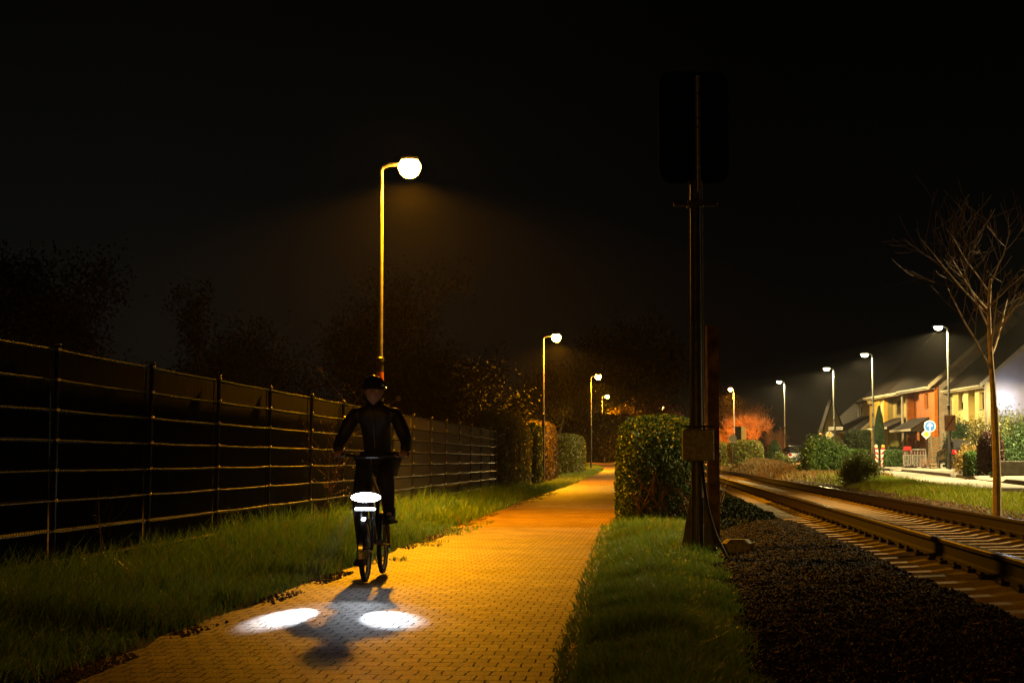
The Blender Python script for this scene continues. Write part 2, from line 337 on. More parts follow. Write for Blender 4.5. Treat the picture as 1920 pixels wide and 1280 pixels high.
ys = np.unique(np.concatenate([np.linspace(-8, 30, 60), np.linspace(30, 70, 30), RY[1:5], np.linspace(70, 130, 40), np.linspace(130, 600, 40)]))
U, Yg = np.meshgrid(us, ys); X = U + TAN * Yg; Z = G(X, Yg)
nu, ny = len(us), len(ys); I = np.arange(nu * ny).reshape(ny, nu)
q = np.stack([I[:-1, :-1], I[:-1, 1:], I[1:, 1:], I[1:, :-1]], -1).reshape(-1, 4)
struct(npmesh('ground', np.stack([X, Yg, Z], -1), q, None, M['ground']))
# path sheet
py_ = ys[(ys <= 150)]
uL = np.interp(py_, [-8, 8, 16, 43, 60, 150], [-2.75, -2.74, -2.74, -3.0, -2.95, -2.6])
wob = lambda y, s: 0.035 * np.sin(y * 2.1 + s) + 0.03 * np.sin(y * 5.3 + 2 * s)
cols = np.linspace(0, 1, 5); bend = lambda y: -0.0022 * np.clip(y - 100, 0, None) ** 2
uRf = lambda y: np.interp(y, [-8, 6, 9, 16, 26], [-.2, -.24, -.33, -.46, -.58])
PV = []
for y, l in zip(py_, uL):
    for c in cols:
        u = l + wob(y, 1) + (uRf(y) + wob(y, 3) * .6 - l - wob(y, 1)) * c
        PV.append((u + TAN * y + bend(y), y, rise(y) + 0.0))
I = np.arange(len(PV)).reshape(len(py_), 5); q = np.stack([I[:-1, :-1], I[:-1, 1:], I[1:, 1:], I[1:, :-1]], -1).reshape(-1, 4)
struct(npmesh('path', PV, q, None, M['path']), 'block-paved cycle path glowing orange under the lamps', 'path')
# ballast bed beneath the sleepers
bed = MB(); 
BY = [y for y in ys if y <= 230]
bv = [(u + TAN * y, y, 0.03) for y in BY for u in (1.75, 4.62)]
struct(MB().add(bv, [(2 * i, 2 * i + 1, 2 * i + 3, 2 * i + 2) for i in range(len(BY) - 1)]).build('track_bed', M['ballastbed']))

# road, pavement
NE = [(5.0, -5), (7, 18), (9.0, 31), (12.5, 61), (15, 90), (16.2, 125), (15.5, 165), (13, 260)]
FK = [(8.6, -5), (9.6, 18), (13.3, 45.7), (18.0, 79), (20.4, 103), (21.6, 125), (21.2, 165), (19, 260)]
def edge(tab, y): return float(np.interp(y, [p[1] for p in tab], [p[0] for p in tab]))
RYs = np.linspace(-5, 260, 90)
rv = []
for y in RYs: rv += [(edge(NE, y), y, float(zt(y)) + .005), (edge(FK, y) + .05, y, float(zt(y)) + .005)]
struct(MB().add(rv, [(2 * i, 2 * i + 1, 2 * i + 3, 2 * i + 2) for i in range(len(RYs) - 1)]).build('road', M['asphalt']), 'pale lit asphalt road beside the railway', 'road')
lowered = [(49.8, 56.5), (84, 88.5), (97, 112), (62, 64)]
def kerb_h(y):
    for a, b in lowered:
        if a < y < b: return 0.03
    return 0.12
KY = sorted(set(list(np.linspace(-5, 260, 120)) + [v + d for a, b in lowered for v in (a, b) for d in (-.4, .4)]))
pv = []; 
for y in KY:
    x = edge(FK, y); h = kerb_h(y); z = float(zt(y))
    pv += [(x, y, z - .05), (x, y, z + h), (x + .14, y, z + h + .004), (x + 1.0, y, z + .125), (60, y, z + .125)]
n = 5; pav = MB()
for i in range(len(KY) - 1):
    pass
def strip(cols_):
    vs = []; fs = []
    k = len(cols_)
    for i in range(len(KY)): vs += [pv[i * 5 + c] for c in cols_]
    for i in range(len(KY) - 1):
        for c in range(k - 1): fs.append((i * k + c, i * k + c + 1, (i + 1) * k + c + 1, (i + 1) * k + c))
    return MB().add(vs, fs)
struct(strip([2, 3, 4]).build('pavement', M['paving']), 'paved footway in front of the houses', 'pavement')
struct(strip([0, 1, 2]).build('kerb', M['kerb']), 'kerb with lowered driveway gaps', 'kerb')
def pavz(y): return float(zt(y)) + .125
# road markings: worn edge line
lm = MB()
for y in np.arange(28, 120, 9.0):
    for t in np.linspace(0, 4, 5)[:-1]:
        a, b = y + t, y + t + 1.0; f = .45
        xa = edge(NE, a) * (1 - f) + edge(FK, a) * f; xb = edge(NE, b) * (1 - f) + edge(FK, b) * f
        lm.add([(xa - .05, a, zt(a) + .009), (xa + .05, a, zt(a) + .009), (xb + .05, b, zt(b) + .009), (xb - .05, b, zt(b) + .009)], [(0, 1, 2, 3)])
struct(lm.build('road_marking', pmat('worn_paint', (.3, .28, .24), (.2, .18, .15), 10, .7)))

# ------------------------------------------------------------------ foliage helpers
def rotvec(n):
    v = RNG.normal(size=(n, 3)); return v / np.linalg.norm(v, axis=1, keepdims=True)
def cards(P, size, asp=0.55, D=None, jitter=0.4):
    n = len(P); d = rotvec(n) if D is None else D + rotvec(n) * jitter
    d /= np.linalg.norm(d, axis=1, keepdims=True)
    s = np.cross(d, rotvec(n)); s /= np.linalg.norm(s, axis=1, keepdims=True) + 1e-9
    nn = np.cross(d, s)
    L_ = (np.asarray(size) * (0.65 + 0.7 * RNG.random(n)))[:, None]
    V = np.stack([P - d * L_ * .5, P + s * L_ * asp * .5 + nn * L_ * .08, P + d * L_ * .5, P - s * L_ * asp * .5 + nn * L_ * .08], 1)
    Q = np.arange(4 * n).reshape(n, 4)
    return V.reshape(-1, 3), Q
def leafobj(name, P, size, mat, parent=None, asp=0.55, D=None, jitter=.4):
    V, Q = cards(P, size, asp, D, jitter); return npmesh(name, V, Q, None, mat, parent)
def lump(P, s, seed):
    r = np.random.default_rng(seed); z = np.zeros(len(P))
    for i in range(7):
        k = r.normal(size=3) * s * (1 + .5 * i); z += np.sin(P @ k + r.random() * 7) / (1 + .4 * i)
    return z / 3.2
def grassobj(name, P, h, w, mat, lean=0.45, wind=None, kind='stuff', label=None):
    n = len(P); a = RNG.random(n) * 2 * pi
    dr = np.stack([np.cos(a), np.sin(a), np.zeros(n)], 1); sd = np.stack([-np.sin(a), np.cos(a), np.zeros(n)], 1)
    b = RNG.random(n) * 2 * pi; ld = np.stack([np.cos(b), np.sin(b), np.zeros(n)], 1) * (lean * (0.2 + RNG.random(n)))[:, None]
    if wind is not None: ld = ld + np.asarray(wind)[None]
    h = h[:, None]; w = np.asarray(w).reshape(-1, 1); up = np.array([0, 0, 1.0])
    m = P + up * h * .55 + ld * h * .3; t = P + up * h * (1 - .18 * np.linalg.norm(ld, axis=1, keepdims=True)) + ld * h * 1.0
    V = np.stack([P - sd * w * .5, P + sd * w * .5, m + sd * w * .38, m - sd * w * .38, t], 1).reshape(-1, 3)
    o = np.arange(n) * 5
    q = np.stack([o, o + 1, o + 2, o + 3], 1); tr = np.stack([o + 3, o + 2, o + 4], 1)
    ob = npmesh(name, V, q, tr, mat); tag(ob, label, 'grass', kind=kind); return ob
def scatter_uy(n, u0, u1, y0, y1, pw=1.0):
    """more points near the camera: density falls with y^pw"""
    t = RNG.random(n)
    if abs(pw - 1) < 1e-6: y = y0 * (y1 / y0) ** t
    else: y = (y0 ** (1 - pw) + t * (y1 ** (1 - pw) - y0 ** (1 - pw))) ** (1 / (1 - pw))
    u = np.asarray(u0(y) if callable(u0) else u0) + RNG.random(n) * ((u1(y) if callable(u1) else u1) - (u0(y) if callable(u0) else u0))
    return u, y
def patch(u, y, s, seed): return lump(np.stack([u, y, 0 * u], 1), s, seed)

# left verge
def make_left_grass():
    lo = lambda y: -4.75 + 0 * y
    hi = lambda y: np.interp(y, [-8, 8, 16, 43, 60, 150], [-2.75, -2.74, -2.75, -3.0, -2.95, -2.6]) + .05
    u, y = scatter_uy(135000, lo, hi, 7.0, 56, 1.7)
    e = (hi(y) - u); pt = patch(u, y, 1.6, 3)
    keep = RNG.random(len(u)) < np.clip(e / .25, .08, 1) * np.clip(.75 + .6 * pt, .15, 1)
    u, y, e, pt = u[keep], y[keep], e[keep], pt[keep]
    hgt = (0.06 + .2 * np.clip(e / 1.0, 0, 1) ** 1.3 + .26 * np.clip(pt, 0, 1) + .1 * np.clip((e - 1.2) / .4, 0, 1)) * (.55 + .8 * RNG.random(len(u)))
    P = np.stack([u + TAN * y, y, G(u + TAN * y, y) - .01], 1)
    grassobj('grass', P, hgt, 0.0045 + 0.00033 * y, M['grass'], .75, None, label='long rough grass of the verge between fence and path')
    # spill on to the path edge
    u, y = scatter_uy(9000, lambda y: hi(y) - .05, lambda y: hi(y) + .35, 7.5, 50, 1.7)
    pt = patch(u, y, 1.1, 9); k = (pt > .28) & (RNG.random(len(u)) < .75); u, y = u[k], y[k]
    P = np.stack([u + TAN * y, y, 0 * u + rise(y)], 1)
    grassobj('grass', P, .015 + .035 * RNG.random(len(u)), 0.0045 + 0.0003 * y, M['grass'], 1.3, label='low grass tufts creeping over the left path edge')
make_left_grass()
def make_right_grass():
    lo = lambda y: uRf(y) - .05
    hi = lambda y: np.interp(y, [6, 9, 13, 17, 20, 26], [.5, .55, .62, .66, .8, .9])
    u, y = scatter_uy(150000, lo, hi, 6.2, 27.5, 1.5)
    e = np.minimum(u - lo(y), hi(y) - u); pt = patch(u, y, 2.0, 5)
    keep = RNG.random(len(u)) < np.clip(e / .22 + .06, .05, 1) * np.clip(.75 + .6 * pt, .15, 1)
    u, y, e, pt = u[keep], y[keep], e[keep], pt[keep]
    hgt = (0.045 + .1 * np.clip(e / .5, 0, 1) + .11 * np.clip(pt, 0, 1)) * (.55 + .8 * RNG.random(len(u)))
    P = np.stack([u + TAN * y, y, G(u + TAN * y, y) - .01], 1)
    grassobj('grass', P, hgt, 0.0042 + 0.0003 * y, M['grass'], .8, None, label='dewy grass strip between path and railway bank')
    u, y = scatter_uy(1600, lambda y: uRf(y) - .14, lambda y: uRf(y) + .02, 7, 26, 1.4)
    P = np.stack([u + TAN * y, y, 0 * u], 1)
    grassobj('grass', P, .03 + .06 * RNG.random(len(u)), 0.005 + 0.0003 * y, M['grass'], 1.3, (-.3, 0, 0), label='single blades hanging over the right path edge')
make_right_grass()
def make_verges():
    # bright verge between track and road
    lo = lambda y: 4.85 + .1 * np.sin(y * .7) + 0 * y
    hi = lambda y: np.interp(y, [p[1] for p in NE], [p[0] for p in NE]) - TAN * y + .08
    u, y = scatter_uy(60000, lo, hi, 17, 66, 1.3)
    pt = patch(u, y, 1.2, 21); e = np.minimum(u - lo(y), hi(y) - u)
    k = RNG.random(len(u)) < np.clip(e / .3 + .1, .1, 1) * np.clip(.8 + .5 * pt, .2, 1); u, y, pt = u[k], y[k], pt[k]
    dry = (RNG.random(len(u)) < sst(36, 62, y) * sst(6.4, 5.2, u) * .9)
    for sel, mt, lb in ((~dry, M['grass_bright'], 'bright lamp-lit grass verge between track and road'), (dry, M['grass_dry'], 'reddish dry grass along the far side of the track')):
        uu, yy = u[sel], y[sel]; P = np.stack([uu + TAN * yy, yy, G(uu + TAN * yy, yy) - .01], 1)
        grassobj('grass', P, (.1 + .12 * np.clip(pt[sel] + .4, 0, 1)) * (.6 + .7 * RNG.random(len(uu))), .005 + .0003 * yy, mt, .6, label=lb)
    # rusty mound farther on
    u, y = scatter_uy(26000, 4.75, 8.3, 60, 125, 1.1)
    P = np.stack([u + TAN * y, y, G(u + TAN * y, y) - .02], 1)
    grassobj('grass', P, .12 + .2 * RNG.random(len(u)), .012 + .00022 * y, M['grass_dry'], .6, label='russet grass covering the mound before the far hedges')
    # far left verge beyond the first hedge
    lo = lambda y: -4.6 + 0 * y; hi = lambda y: np.interp(y, [43, 60, 150], [-3.0, -2.95, -2.6])
    u, y = scatter_uy(30000, lo, hi, 54, 150, 1.3)
    P = np.stack([u + TAN * y + bend(y), y, G(u + TAN * y, y) - .01], 1)
    grassobj('grass', P, .06 + .12 * RNG.random(len(u)), .008 + .00025 * y, M['grass_bright'], .6, label='grass bank under the far path lamps')
make_verges()

# soil bank, chips, straw
def bank_z(u, y):
    b = np.interp(u, [.2, .35, .55, 1.0, 1.45, 1.75, 1.93, 2.05, 2.3], [-.06, .0, .02, .07, .13, .165, .14, .02, -.1])
    k = sst(26, 22, y); hump = .13 * np.exp(-((u - 1.35) / .35) ** 2 - ((y - 20.5) / 2.2) ** 2)
    n = .03 * patch(u, y, 3.0, 31) + .018 * patch(u, y, 8.0, 32)
    return (b + hump + n) * k + (-.1) * (1 - k)
ub = np.linspace(.2, 2.3, 60); yb = np.linspace(5.5, 26, 240)
Ub, Yb = np.meshgrid(ub, yb); Zb = bank_z(Ub.ravel(), Yb.ravel()).reshape(Ub.shape)
I = np.arange(Ub.size).reshape(Ub.shape); q = np.stack([I[:-1, :-1], I[:-1, 1:], I[1:, 1:], I[1:, :-1]], -1).reshape(-1, 4)
o = npmesh('soil_bank', np.stack([Ub + TAN * Yb, Yb, Zb], -1), q, None, M['soil']); struct(o, 'dark soil bank beside the sleepers', 'bank')
OCT = np.array([(1, 0, 0), (-1, 0, 0), (0, 1, 0), (0, -1, 0), (0, 0, 1), (0, 0, -1)], float)
OT = np.array([(0, 2, 4), (2, 1, 4), (1, 3, 4), (3, 0, 4), (2, 0, 5), (1, 2, 5), (3, 1, 5), (0, 3, 5)])
def chunks(name, P, sx, sy, sz, mat, label, cat, kind='stuff'):
    n = len(P); base = OCT[None] * (1 + .45 * (RNG.random((n, 6, 1)) - .5)) * np.stack([sx, sy, sz], 1)[:, None]
    a, b = rotvec(n), rotvec(n); c = np.cross(a, b); c /= np.linalg.norm(c, axis=1, keepdims=True); b = np.cross(c, a)
    flat = .6
    V = base[:, :, :1] * a[:, None] + base[:, :, 1:2] * b[:, None] + base[:, :, 2:] * c[:, None]
    V = V + P[:, None]
    T = (OT[None] + (np.arange(n) * 6)[:, None, None]).reshape(-1, 3)
    o = npmesh(name, V.reshape(-1, 3), None, T, mat); tag(o, label, cat, kind=kind); return o
u, y = scatter_uy(70000, .3, 1.97, 6.0, 25.5, 1.5)
keep = (RNG.random(len(u)) < np.clip((u - .25) / .3, .1, 1)); u, y = u[keep], y[keep]
n = len(u); s = .005 + .012 * RNG.random(n) ** 2
chunks('bark_chips', np.stack([u + TAN * y, y, bank_z(u, y) + .004], 1), s * 1.7, s, s * .5, M['chip'], 'dark bark chips and clods covering the bank', 'soil')
u, y = scatter_uy(700, .4, 1.9, 6.2, 24, 1.7); P = np.stack([u + TAN * y, y, bank_z(u, y) + .012], 1)
a = RNG.random(len(u)) * 2 * pi; D = np.stack([np.cos(a), np.sin(a), .25 * RNG.normal(size=len(u))], 1)
o = leafobj('dead_stalks', P, .02 + .07 * RNG.random(len(u)) ** 2, M['straw'], None, .09, D, .1); tag(o, 'pale dead stalks and leaf bits lying on the soil bank', 'litter', kind='stuff')
u, y = scatter_uy(9000, lambda y: np.interp(y, [-8, 8, 16, 43, 60, 150], [-2.75, -2.74, -2.75, -3.0, -2.95, -2.6]) - .05, lambda y: np.interp(y, [-8, 8, 16, 43, 60, 150], [-2.75, -2.74, -2.75, -3.0, -2.95, -2.6]) + .16, 7.2, 50, 1.4)
kp = (patch(u, y, 1.4, 77) + .9 * RNG.random(len(u))) > .62; u, y = u[kp], y[kp]; s = .005 + .009 * RNG.random(len(u))
chunks('edge_dirt', np.stack([u + TAN * y, y, rise(y) + .002], 1), s * 1.6, s, s * .5, M['stone'], 'dirt and moss crumbs along the left path edge', 'dirt')
# ballast stones
u, y = scatter_uy(26000, 1.9, 4.9, 9, 75, 1.5)
n = len(u); s = .01 + .014 * RNG.random(n)
zb = np.where(u < 4.5, .035, .035 + (u - 4.5) * .5)
chunks('ballast', np.stack([u + TAN * y, y, zb + .004], 1), s * 1.2, s, s * .8, M['stone'], 'dark ballast stones between and beside the sleepers', 'ballast')
u, y = scatter_uy(6000, 4.5, 5.0, 12, 70, 1.4); s = .02 + .025 * RNG.random(len(u))
chunks('ballast', np.stack([u + TAN * y, y, .14 + (u - 4.5) * .22], 1), s * 1.2, s, s * .8, M['stone'], 'rough gravel shoulder between far rail and grass', 'ballast')
# ivy bank farther on
u, y = scatter_uy(48000, .75, 1.86, 22.5, 80, 1.5)
hh = np.interp(u, [.7, 1.2, 1.86], [.1, .28, .12]) * (.75 + .5 * patch(u, y, 2.2, 44)) * sst(22, 27, y)
P = np.stack([u + TAN * y, y, .03 + hh * (.25 + .75 * RNG.random(len(u)) ** .5)], 1)
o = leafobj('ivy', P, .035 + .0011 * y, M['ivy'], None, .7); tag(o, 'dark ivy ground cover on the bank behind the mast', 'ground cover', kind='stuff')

# ------------------------------------------------------------------ hedges, shrubs, trees
def hedge(name, label, x0, x1, y0, y1, z0, z1, n, size, mat, p=5.0, seed=1, group=None, cat='hedge', twigs=0, twigmat=None, shear=True, lumpa=.06):
    """clipped hedge: leaves through the outer layer of a rounded box, around a dark core"""
    cx, cy, cz = (x0 + x1) / 2, (y0 + y1) / 2, (z0 + z1) / 2; a, b, c = (x1 - x0) / 2, (y1 - y0) / 2, (z1 - z0) / 2
    P = np.zeros((0, 3))
    while len(P) < n:
        q = (RNG.random((n * 3, 3)) * 2 - 1) * 1.1
        q[:, 2] = np.maximum(q[:, 2], -1)
        f = (np.abs(q[:, 0]) ** p + np.abs(q[:, 1]) ** p + np.where(q[:, 2] > 0, np.abs(q[:, 2]) ** p, 0)) ** (1 / p)
        f = f + lumpa * lump(q * [a, b, c], 2.6, seed)
        keep = (f < 1.0) & (f > 1 - .26 * RNG.random(len(f)) ** 1.4)
        P = np.concatenate([P, q[keep]])
    P = P[:n]
    Pw = P * [a, b, c] + [cx, cy, cz]
    if shear: Pw[:, 0] += TAN * (Pw[:, 1] - cy)
    N = P / np.linalg.norm(P, axis=1, keepdims=True)
    t = thing(name, label, cat, (cx, cy, z0), 0, group); off = np.array([cx, cy, z0])
    leafobj('foliage', Pw - off, size, mat, t, .6, N * .4, 1.0)
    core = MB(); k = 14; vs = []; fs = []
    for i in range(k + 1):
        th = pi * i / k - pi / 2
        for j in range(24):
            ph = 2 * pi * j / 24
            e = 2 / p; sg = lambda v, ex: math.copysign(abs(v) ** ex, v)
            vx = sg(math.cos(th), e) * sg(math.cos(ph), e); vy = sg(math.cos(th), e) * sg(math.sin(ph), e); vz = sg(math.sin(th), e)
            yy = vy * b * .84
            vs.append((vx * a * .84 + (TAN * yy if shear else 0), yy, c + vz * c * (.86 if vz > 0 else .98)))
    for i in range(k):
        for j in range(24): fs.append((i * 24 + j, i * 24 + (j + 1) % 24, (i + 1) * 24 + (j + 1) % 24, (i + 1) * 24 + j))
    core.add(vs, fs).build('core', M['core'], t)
    if twigs:
        tw = MB()
        for i in range(twigs):
            x = random.uniform(-a, a) * .9; z = random.uniform(.02, 1.2) ; yy = -b * .97
            pts = [(x, yy + .1, z * .4)]
            dx = random.uniform(-.25, .25)
            for s in range(4): pts.append((pts[-1][0] + dx * .4 + random.uniform(-.04, .04), -b * 1.0 - random.uniform(-.03, .05), pts[-1][2] + random.uniform(.05, .16)))
            tw.tube(pts, [.007, .006, .005, .004, .002], 4)
        tw.build('branches', twigmat or M['twig'], t)
    return t
def leafy(name, label, x, y, z, rx, ry, h, n, size, mat, clumps=40, seed=1, cat='shrub', group=None, stems=9, stemmat=None, base=0.05, spread=.16, up=.35):
    """loose shrub: leaf clumps at the ends of stems"""
    r = np.random.default_rng(seed); t = thing(name, label, cat, (x, y, z), 0, group)
    d = r.normal(size=(clumps, 3)); d /= np.linalg.norm(d, axis=1, keepdims=True); rad = (.35 + .65 * r.random(clumps) ** .6)[:, None]
    C_ = d * rad * [rx, ry, h * .5]; C_[:, 2] += h * .5; C_[:, 2] = np.maximum(C_[:, 2], base)
    k = r.integers(0, clumps, n); P = C_[k] + r.normal(size=(n, 3)) * [rx * spread, ry * spread, h * spread * .7]
    P[:, 2] = np.abs(P[:, 2])
    leafobj('foliage', P, size, mat, t, .5, np.tile([0, 0, up], (n, 1)) + d[k] * .3, 1.0)
    st = MB()
    for i in range(max(stems, 3)):
        c = C_[i % clumps]; st.tube([(c[0] * .1, c[1] * .1, 0), (c[0] * .4, c[1] * .4, c[2] * .5), tuple(c)], [.018, .012, .006], 5)
    st.build('stems', stemmat or M['twig'], t)
    return t
def grow(r, start, d, L_, rad, lvl, maxlvl, out, tips, curl, trop, kids, ang, lenf, rk=.52):
    n = 5; pts = [Vector(start)]; rr = [rad]; d = Vector(d).normalized()
    for i in range(n):
        d = (d + Vector(r.normal(size=3)) * curl + Vector((0, 0, trop))).normalized()
        pts.append(pts[-1] + d * L_ / n); rr.append(rad * (1 - .6 * (i + 1) / n))
    out.append((pts, rr, lvl))
    if lvl >= maxlvl:
        tips.append((pts[-1], d)); tips.append((pts[2], d)); tips.append((pts[4], d)); return
    for k in range(kids[lvl]):
        t = .35 + .65 * (k + r.random()) / kids[lvl]; i = min(int(t * n), n - 1); f = t * n - i
        p = pts[i].lerp(pts[i + 1], f); dd = (pts[i + 1] - pts[i]).normalized()
        o = dd.orthogonal().normalized(); o.rotate(Matrix.Rotation(r.random() * 2 * pi, 3, dd))
        a = ang * (.7 + .6 * r.random())
        nd = dd * math.cos(a) + o * math.sin(a)
        grow(r, p, nd, L_ * lenf * (.7 + .5 * r.random()), rr[i] * rk, lvl + 1, maxlvl, out, tips, curl, trop, kids, ang, lenf, rk)
def tree(name, label, x, y, z, H, seed, mat, barkmat, nleaf, lsize, trunk_h=.35, trunk_r=.16, maxlvl=3, kids=(7, 5, 4), ang=.8, lenf=.62, curl=.16, trop=.06, group=None, cat='tree', lspread=.35, lean=(0, 0, 1), scale=None, minr=0.006, rk=.52):
    r = np.random.default_rng(seed); t = thing(name, label, cat, (x, y, z), 0, group); out = []; tips = []
    th = H * trunk_h
    out.append(([Vector((0, 0, -.1)), Vector((.02, 0, th * .5)), Vector((0, .02, th))], [trunk_r * 1.15, trunk_r, trunk_r * .9], 0))
    grow(r, (0, 0, th * .8), lean, H - th, trunk_r * .85, 0, maxlvl, out, tips, curl, trop, kids, ang, lenf, rk)
    top = max(p.z for pts, _, _ in out for p in pts); k = (H - th) / (top - th); zf = lambda z: z if z < th else th + (z - th) * k
    mb = MB(); tw = MB()
    for pts, rr, l in out:
        pts = [Vector((p.x * k, p.y * k, zf(p.z))) for p in pts]
        (mb if l < 2 else tw).tube(pts, [max(v, minr) for v in rr], 7 if l < 1 else (5 if l < 2 else 3), cap=False)
    mb.build('trunk', barkmat, t, True)
    cr = tw.build('crown', M['twig'] if barkmat is M['bark_sapling'] else barkmat, t) if not (mat and nleaf) else None
    if mat and nleaf:
        T = np.array([(p.x * k, p.y * k, zf(p.z)) for p, _ in tips]); i = r.integers(0, len(T), nleaf)
        P = T[i] + r.normal(size=(nleaf, 3)) * lspread; P[:, 2] = np.maximum(P[:, 2], .3)
        cr = leafobj('crown', P, lsize, mat, t, .55)
        tw.build('twigs', barkmat, cr)
    return t

# right-hand clipped hedge by the path
def uh(u0, u1, y): return u0 + TAN * y, u1 + TAN * y
x0, x1 = uh(-.55, .82, 29.5)
hedge('hedge', 'rounded green clipped hedge between path and signal mast', x0, x1, 25.6, 33.5, 0.0, 1.66, 85000, .042, M['hedge'], 4.2, 11, twigs=70, twigmat=M['twig_red'])
# left-hand hedges beyond the fence
x0, x1 = uh(-5.5, -4.17, 57.5)
hedge('hedge', 'first clipped hedge after the fence end, half gold half dark', x0, x1, 51.3, 64.0, 0.0, 2.45, 46000, .07, M['hedge_yellow'], 3.6, 12, lumpa=.13, twigs=0)
x0, x1 = uh(-5.4, -4.2, 67.5)
hedge('hedge', 'green clipped hedge just beyond the gold hedge, beside second lamp', x0, x1, 65.6, 69.4, 0.0, 2.3, 20000, .085, M['hedge'], 5, 13)
x0, x1 = uh(-5.3, -4.1, 75)
hedge('hedge', 'brownish half-bare hedge left of second path lamp', x0, x1, 71, 81, 0.05, 2.55, 16000, .1, M['hedge_brown'], 4.5, 14)
x0, x1 = uh(-5.4, -3.6, 97)
hedge('hedge', 'small yellow-green hedge behind the third path lamp', x0, x1, 93, 106, 0.2, 2.3, 14000, .12, M['hedge_yellow'], 4.5, 15)
x0, x1 = uh(-9.5, -1.0, 150)
hedge('hedge', 'dark thicket closing the end of the path', x0, x1, 146, 154, .6, 4.6, 14000, .25, M['tree_dark'], 4, 16, lumpa=.2)
# hedges across the track
def pxh(name, label, p0, p1, Y, dY, ztop, zbot, n, size, mat, **k):
    return hedge(name, label, PX(p0, Y), PX(p1, Y), Y, Y + dY, zbot, ztop, n, size, mat, **k)
pxh('hedge', 'rounded olive hedge on the mound beneath the orange lamp', 1372, 1438, 104, 4, PZ(824, 104), .68, 14000, .11, M['hedge_yellow'], p=3.4, seed=17)
pxh('hedge', 'smaller shaded hedge left of the olive mound hedge', 1338, 1374, 112, 4, PZ(829, 112), .5, 8000, .12, M['hedge_yellow'], p=4, seed=18)
pxh('hedge', 'tall square dark hedge in front of the gabled house', 1593, 1634, 103, 2.0, PZ(806, 103), pavz(103), 13000, .1, M['hedge_dark'], p=9, seed=19, shear=False)
pxh('hedge', 'low green hedge beneath the tall square hedge', 1594, 1627, 101, 1.2, PZ(842, 101), pavz(101), 6000, .09, M['hedge'], p=7, seed=20, shear=False)
pxh('hedge', 'block hedge with pale top left of the plastic barrier', 1664, 1696, 101, 2.2, PZ(843, 101), pavz(101), 8000, .08, M['hedge'], p=6, seed=22, shear=False)
pxh('hedge', 'long flat dark hedge behind the plastic barrier', 1660, 1738, 104, 1.2, PZ(838, 104), pavz(104), 9000, .09, M['hedge_dark'], p=8, seed=23, shear=False)
# conifers
def conifer(name, label, x, y, z, h, r0, n, size, seed, mat, tiers=0):
    r = np.random.default_rng(seed); t = thing(name, label, 'conifer', (x, y, z))
    q = r.random(n); zz = q ** .8 * h; rad = r0 * np.interp(q ** .8, [0, .12, .45, .8, 1], [.75, 1, .92, .55, .05])
    if tiers: rad = rad * (.72 + .28 * np.abs(np.sin(zz / h * tiers * pi)))
    a = r.random(n) * 2 * pi; rr = rad * (1 - .4 * r.random(n) ** 2)
    P = np.stack([np.cos(a) * rr, np.sin(a) * rr, zz], 1); D = np.stack([np.cos(a) * .5, np.sin(a) * .5, 0 * a + .9], 1)
    cr = leafobj('crown', P, size, mat, t, .4, D, .5)
    MB().lathe([(r0 * .6, .1), (r0 * .7, h * .2), (r0 * .6, h * .5), (.03, h * .92)], n=10).build('core', M['core'], cr)
    MB().tube([(0, 0, -.05), (0, 0, h * .9)], [.07, .02], 6).build('trunk', M['bark'], t)
    return t
conifer('cypress_tree', 'slim columnar cypress in front of the yellow house', PX(1648, 106), 106, pavz(106), PZ(762, 106) - pavz(106), .36, 9000, .12, 3, M['conifer'])
conifer('fir_tree', 'small dark tiered fir to the right of the mound hedge', PX(1451, 112), 112, .42, 1.7, .6, 4000, .14, 4, M['conifer'], 5)
# loose shrubs near the road
leafy('shrub', 'large loose green shrub on the verge beside the track', PX(1540, 67), 67, Gp(PX(1540, 67), 67), .92, .8, 1.42, 13000, .085, M['shrub'], 60, 5)
leafy('shrub', 'smaller verge shrub with pale lower leaves beside the road', PX(1609, 46.5), 46.5, Gp(PX(1609, 46.5), 46.5), .46, .45, .78, 7000, .06, M['shrub_pale'], 40, 6, spread=.22)
leafy('shrub', 'pale low plant at the road edge left of the big shrub', PX(1474, 92), 92, Gp(PX(1474, 92), 92), .6, .5, .8, 2500, .1, M['shrub_pale'], 20, 7)
leafy('shrub', 'round reddish front-garden shrub beneath the dark porch', PX(1675, 105.5), 105.5, pavz(105), .5, .5, 1.35, 2500, .09, M['hedge_yellow'], 25, 8)
leafy('shrub', 'broad dark green shrub behind the brown sign', PX(1806, 93), 93, pavz(93), .95, .9, 2.3, 11000, .11, M['conifer'], 60, 9)
leafy('shrub', 'sparse tall twiggy shrub in front of the cream house', PX(1840, 78), 78, pavz(78), .9, .75, 2.35, 7000, .08, M['hedge_yellow'], 45, 10, stems=30)
leafy('shrub', 'bright green shrub lit by the white wall lamp', PX(1893, 82), 82, pavz(82), .95, .8, 2.65, 8000, .1, M['shrub_pale'], 45, 11)
leafy('shrub', 'wide dark shrub at the right edge of the pavement', PX(1912, 62), 62, pavz(62), .75, .7, 1.65, 9000, .08, M['conifer'], 45, 12)
leafy('shrub', 'golden spotted shrub left of the round clipped hedge', PX(1814, 62), 62, pavz(62), .5, .45, .95, 6000, .075, M['leaf_gold'], 40, 13)
pxh('hedge', 'round-topped green clipped hedge next to the golden shrub', 1811, 1841, 58, .7, PZ(845, 58), pavz(58) - .02, 7000, .05, M['shrub'], p=4, seed=24, shear=False)
pxh('topiary_bush', 'dark red egg-shaped clipped bush behind the bare sapling', 1838, 1886, 57, .85, PZ(806, 57), pavz(57) - .02, 9000, .05, M['redbush'], p=2.7, seed=25, shear=False, cat='bush')
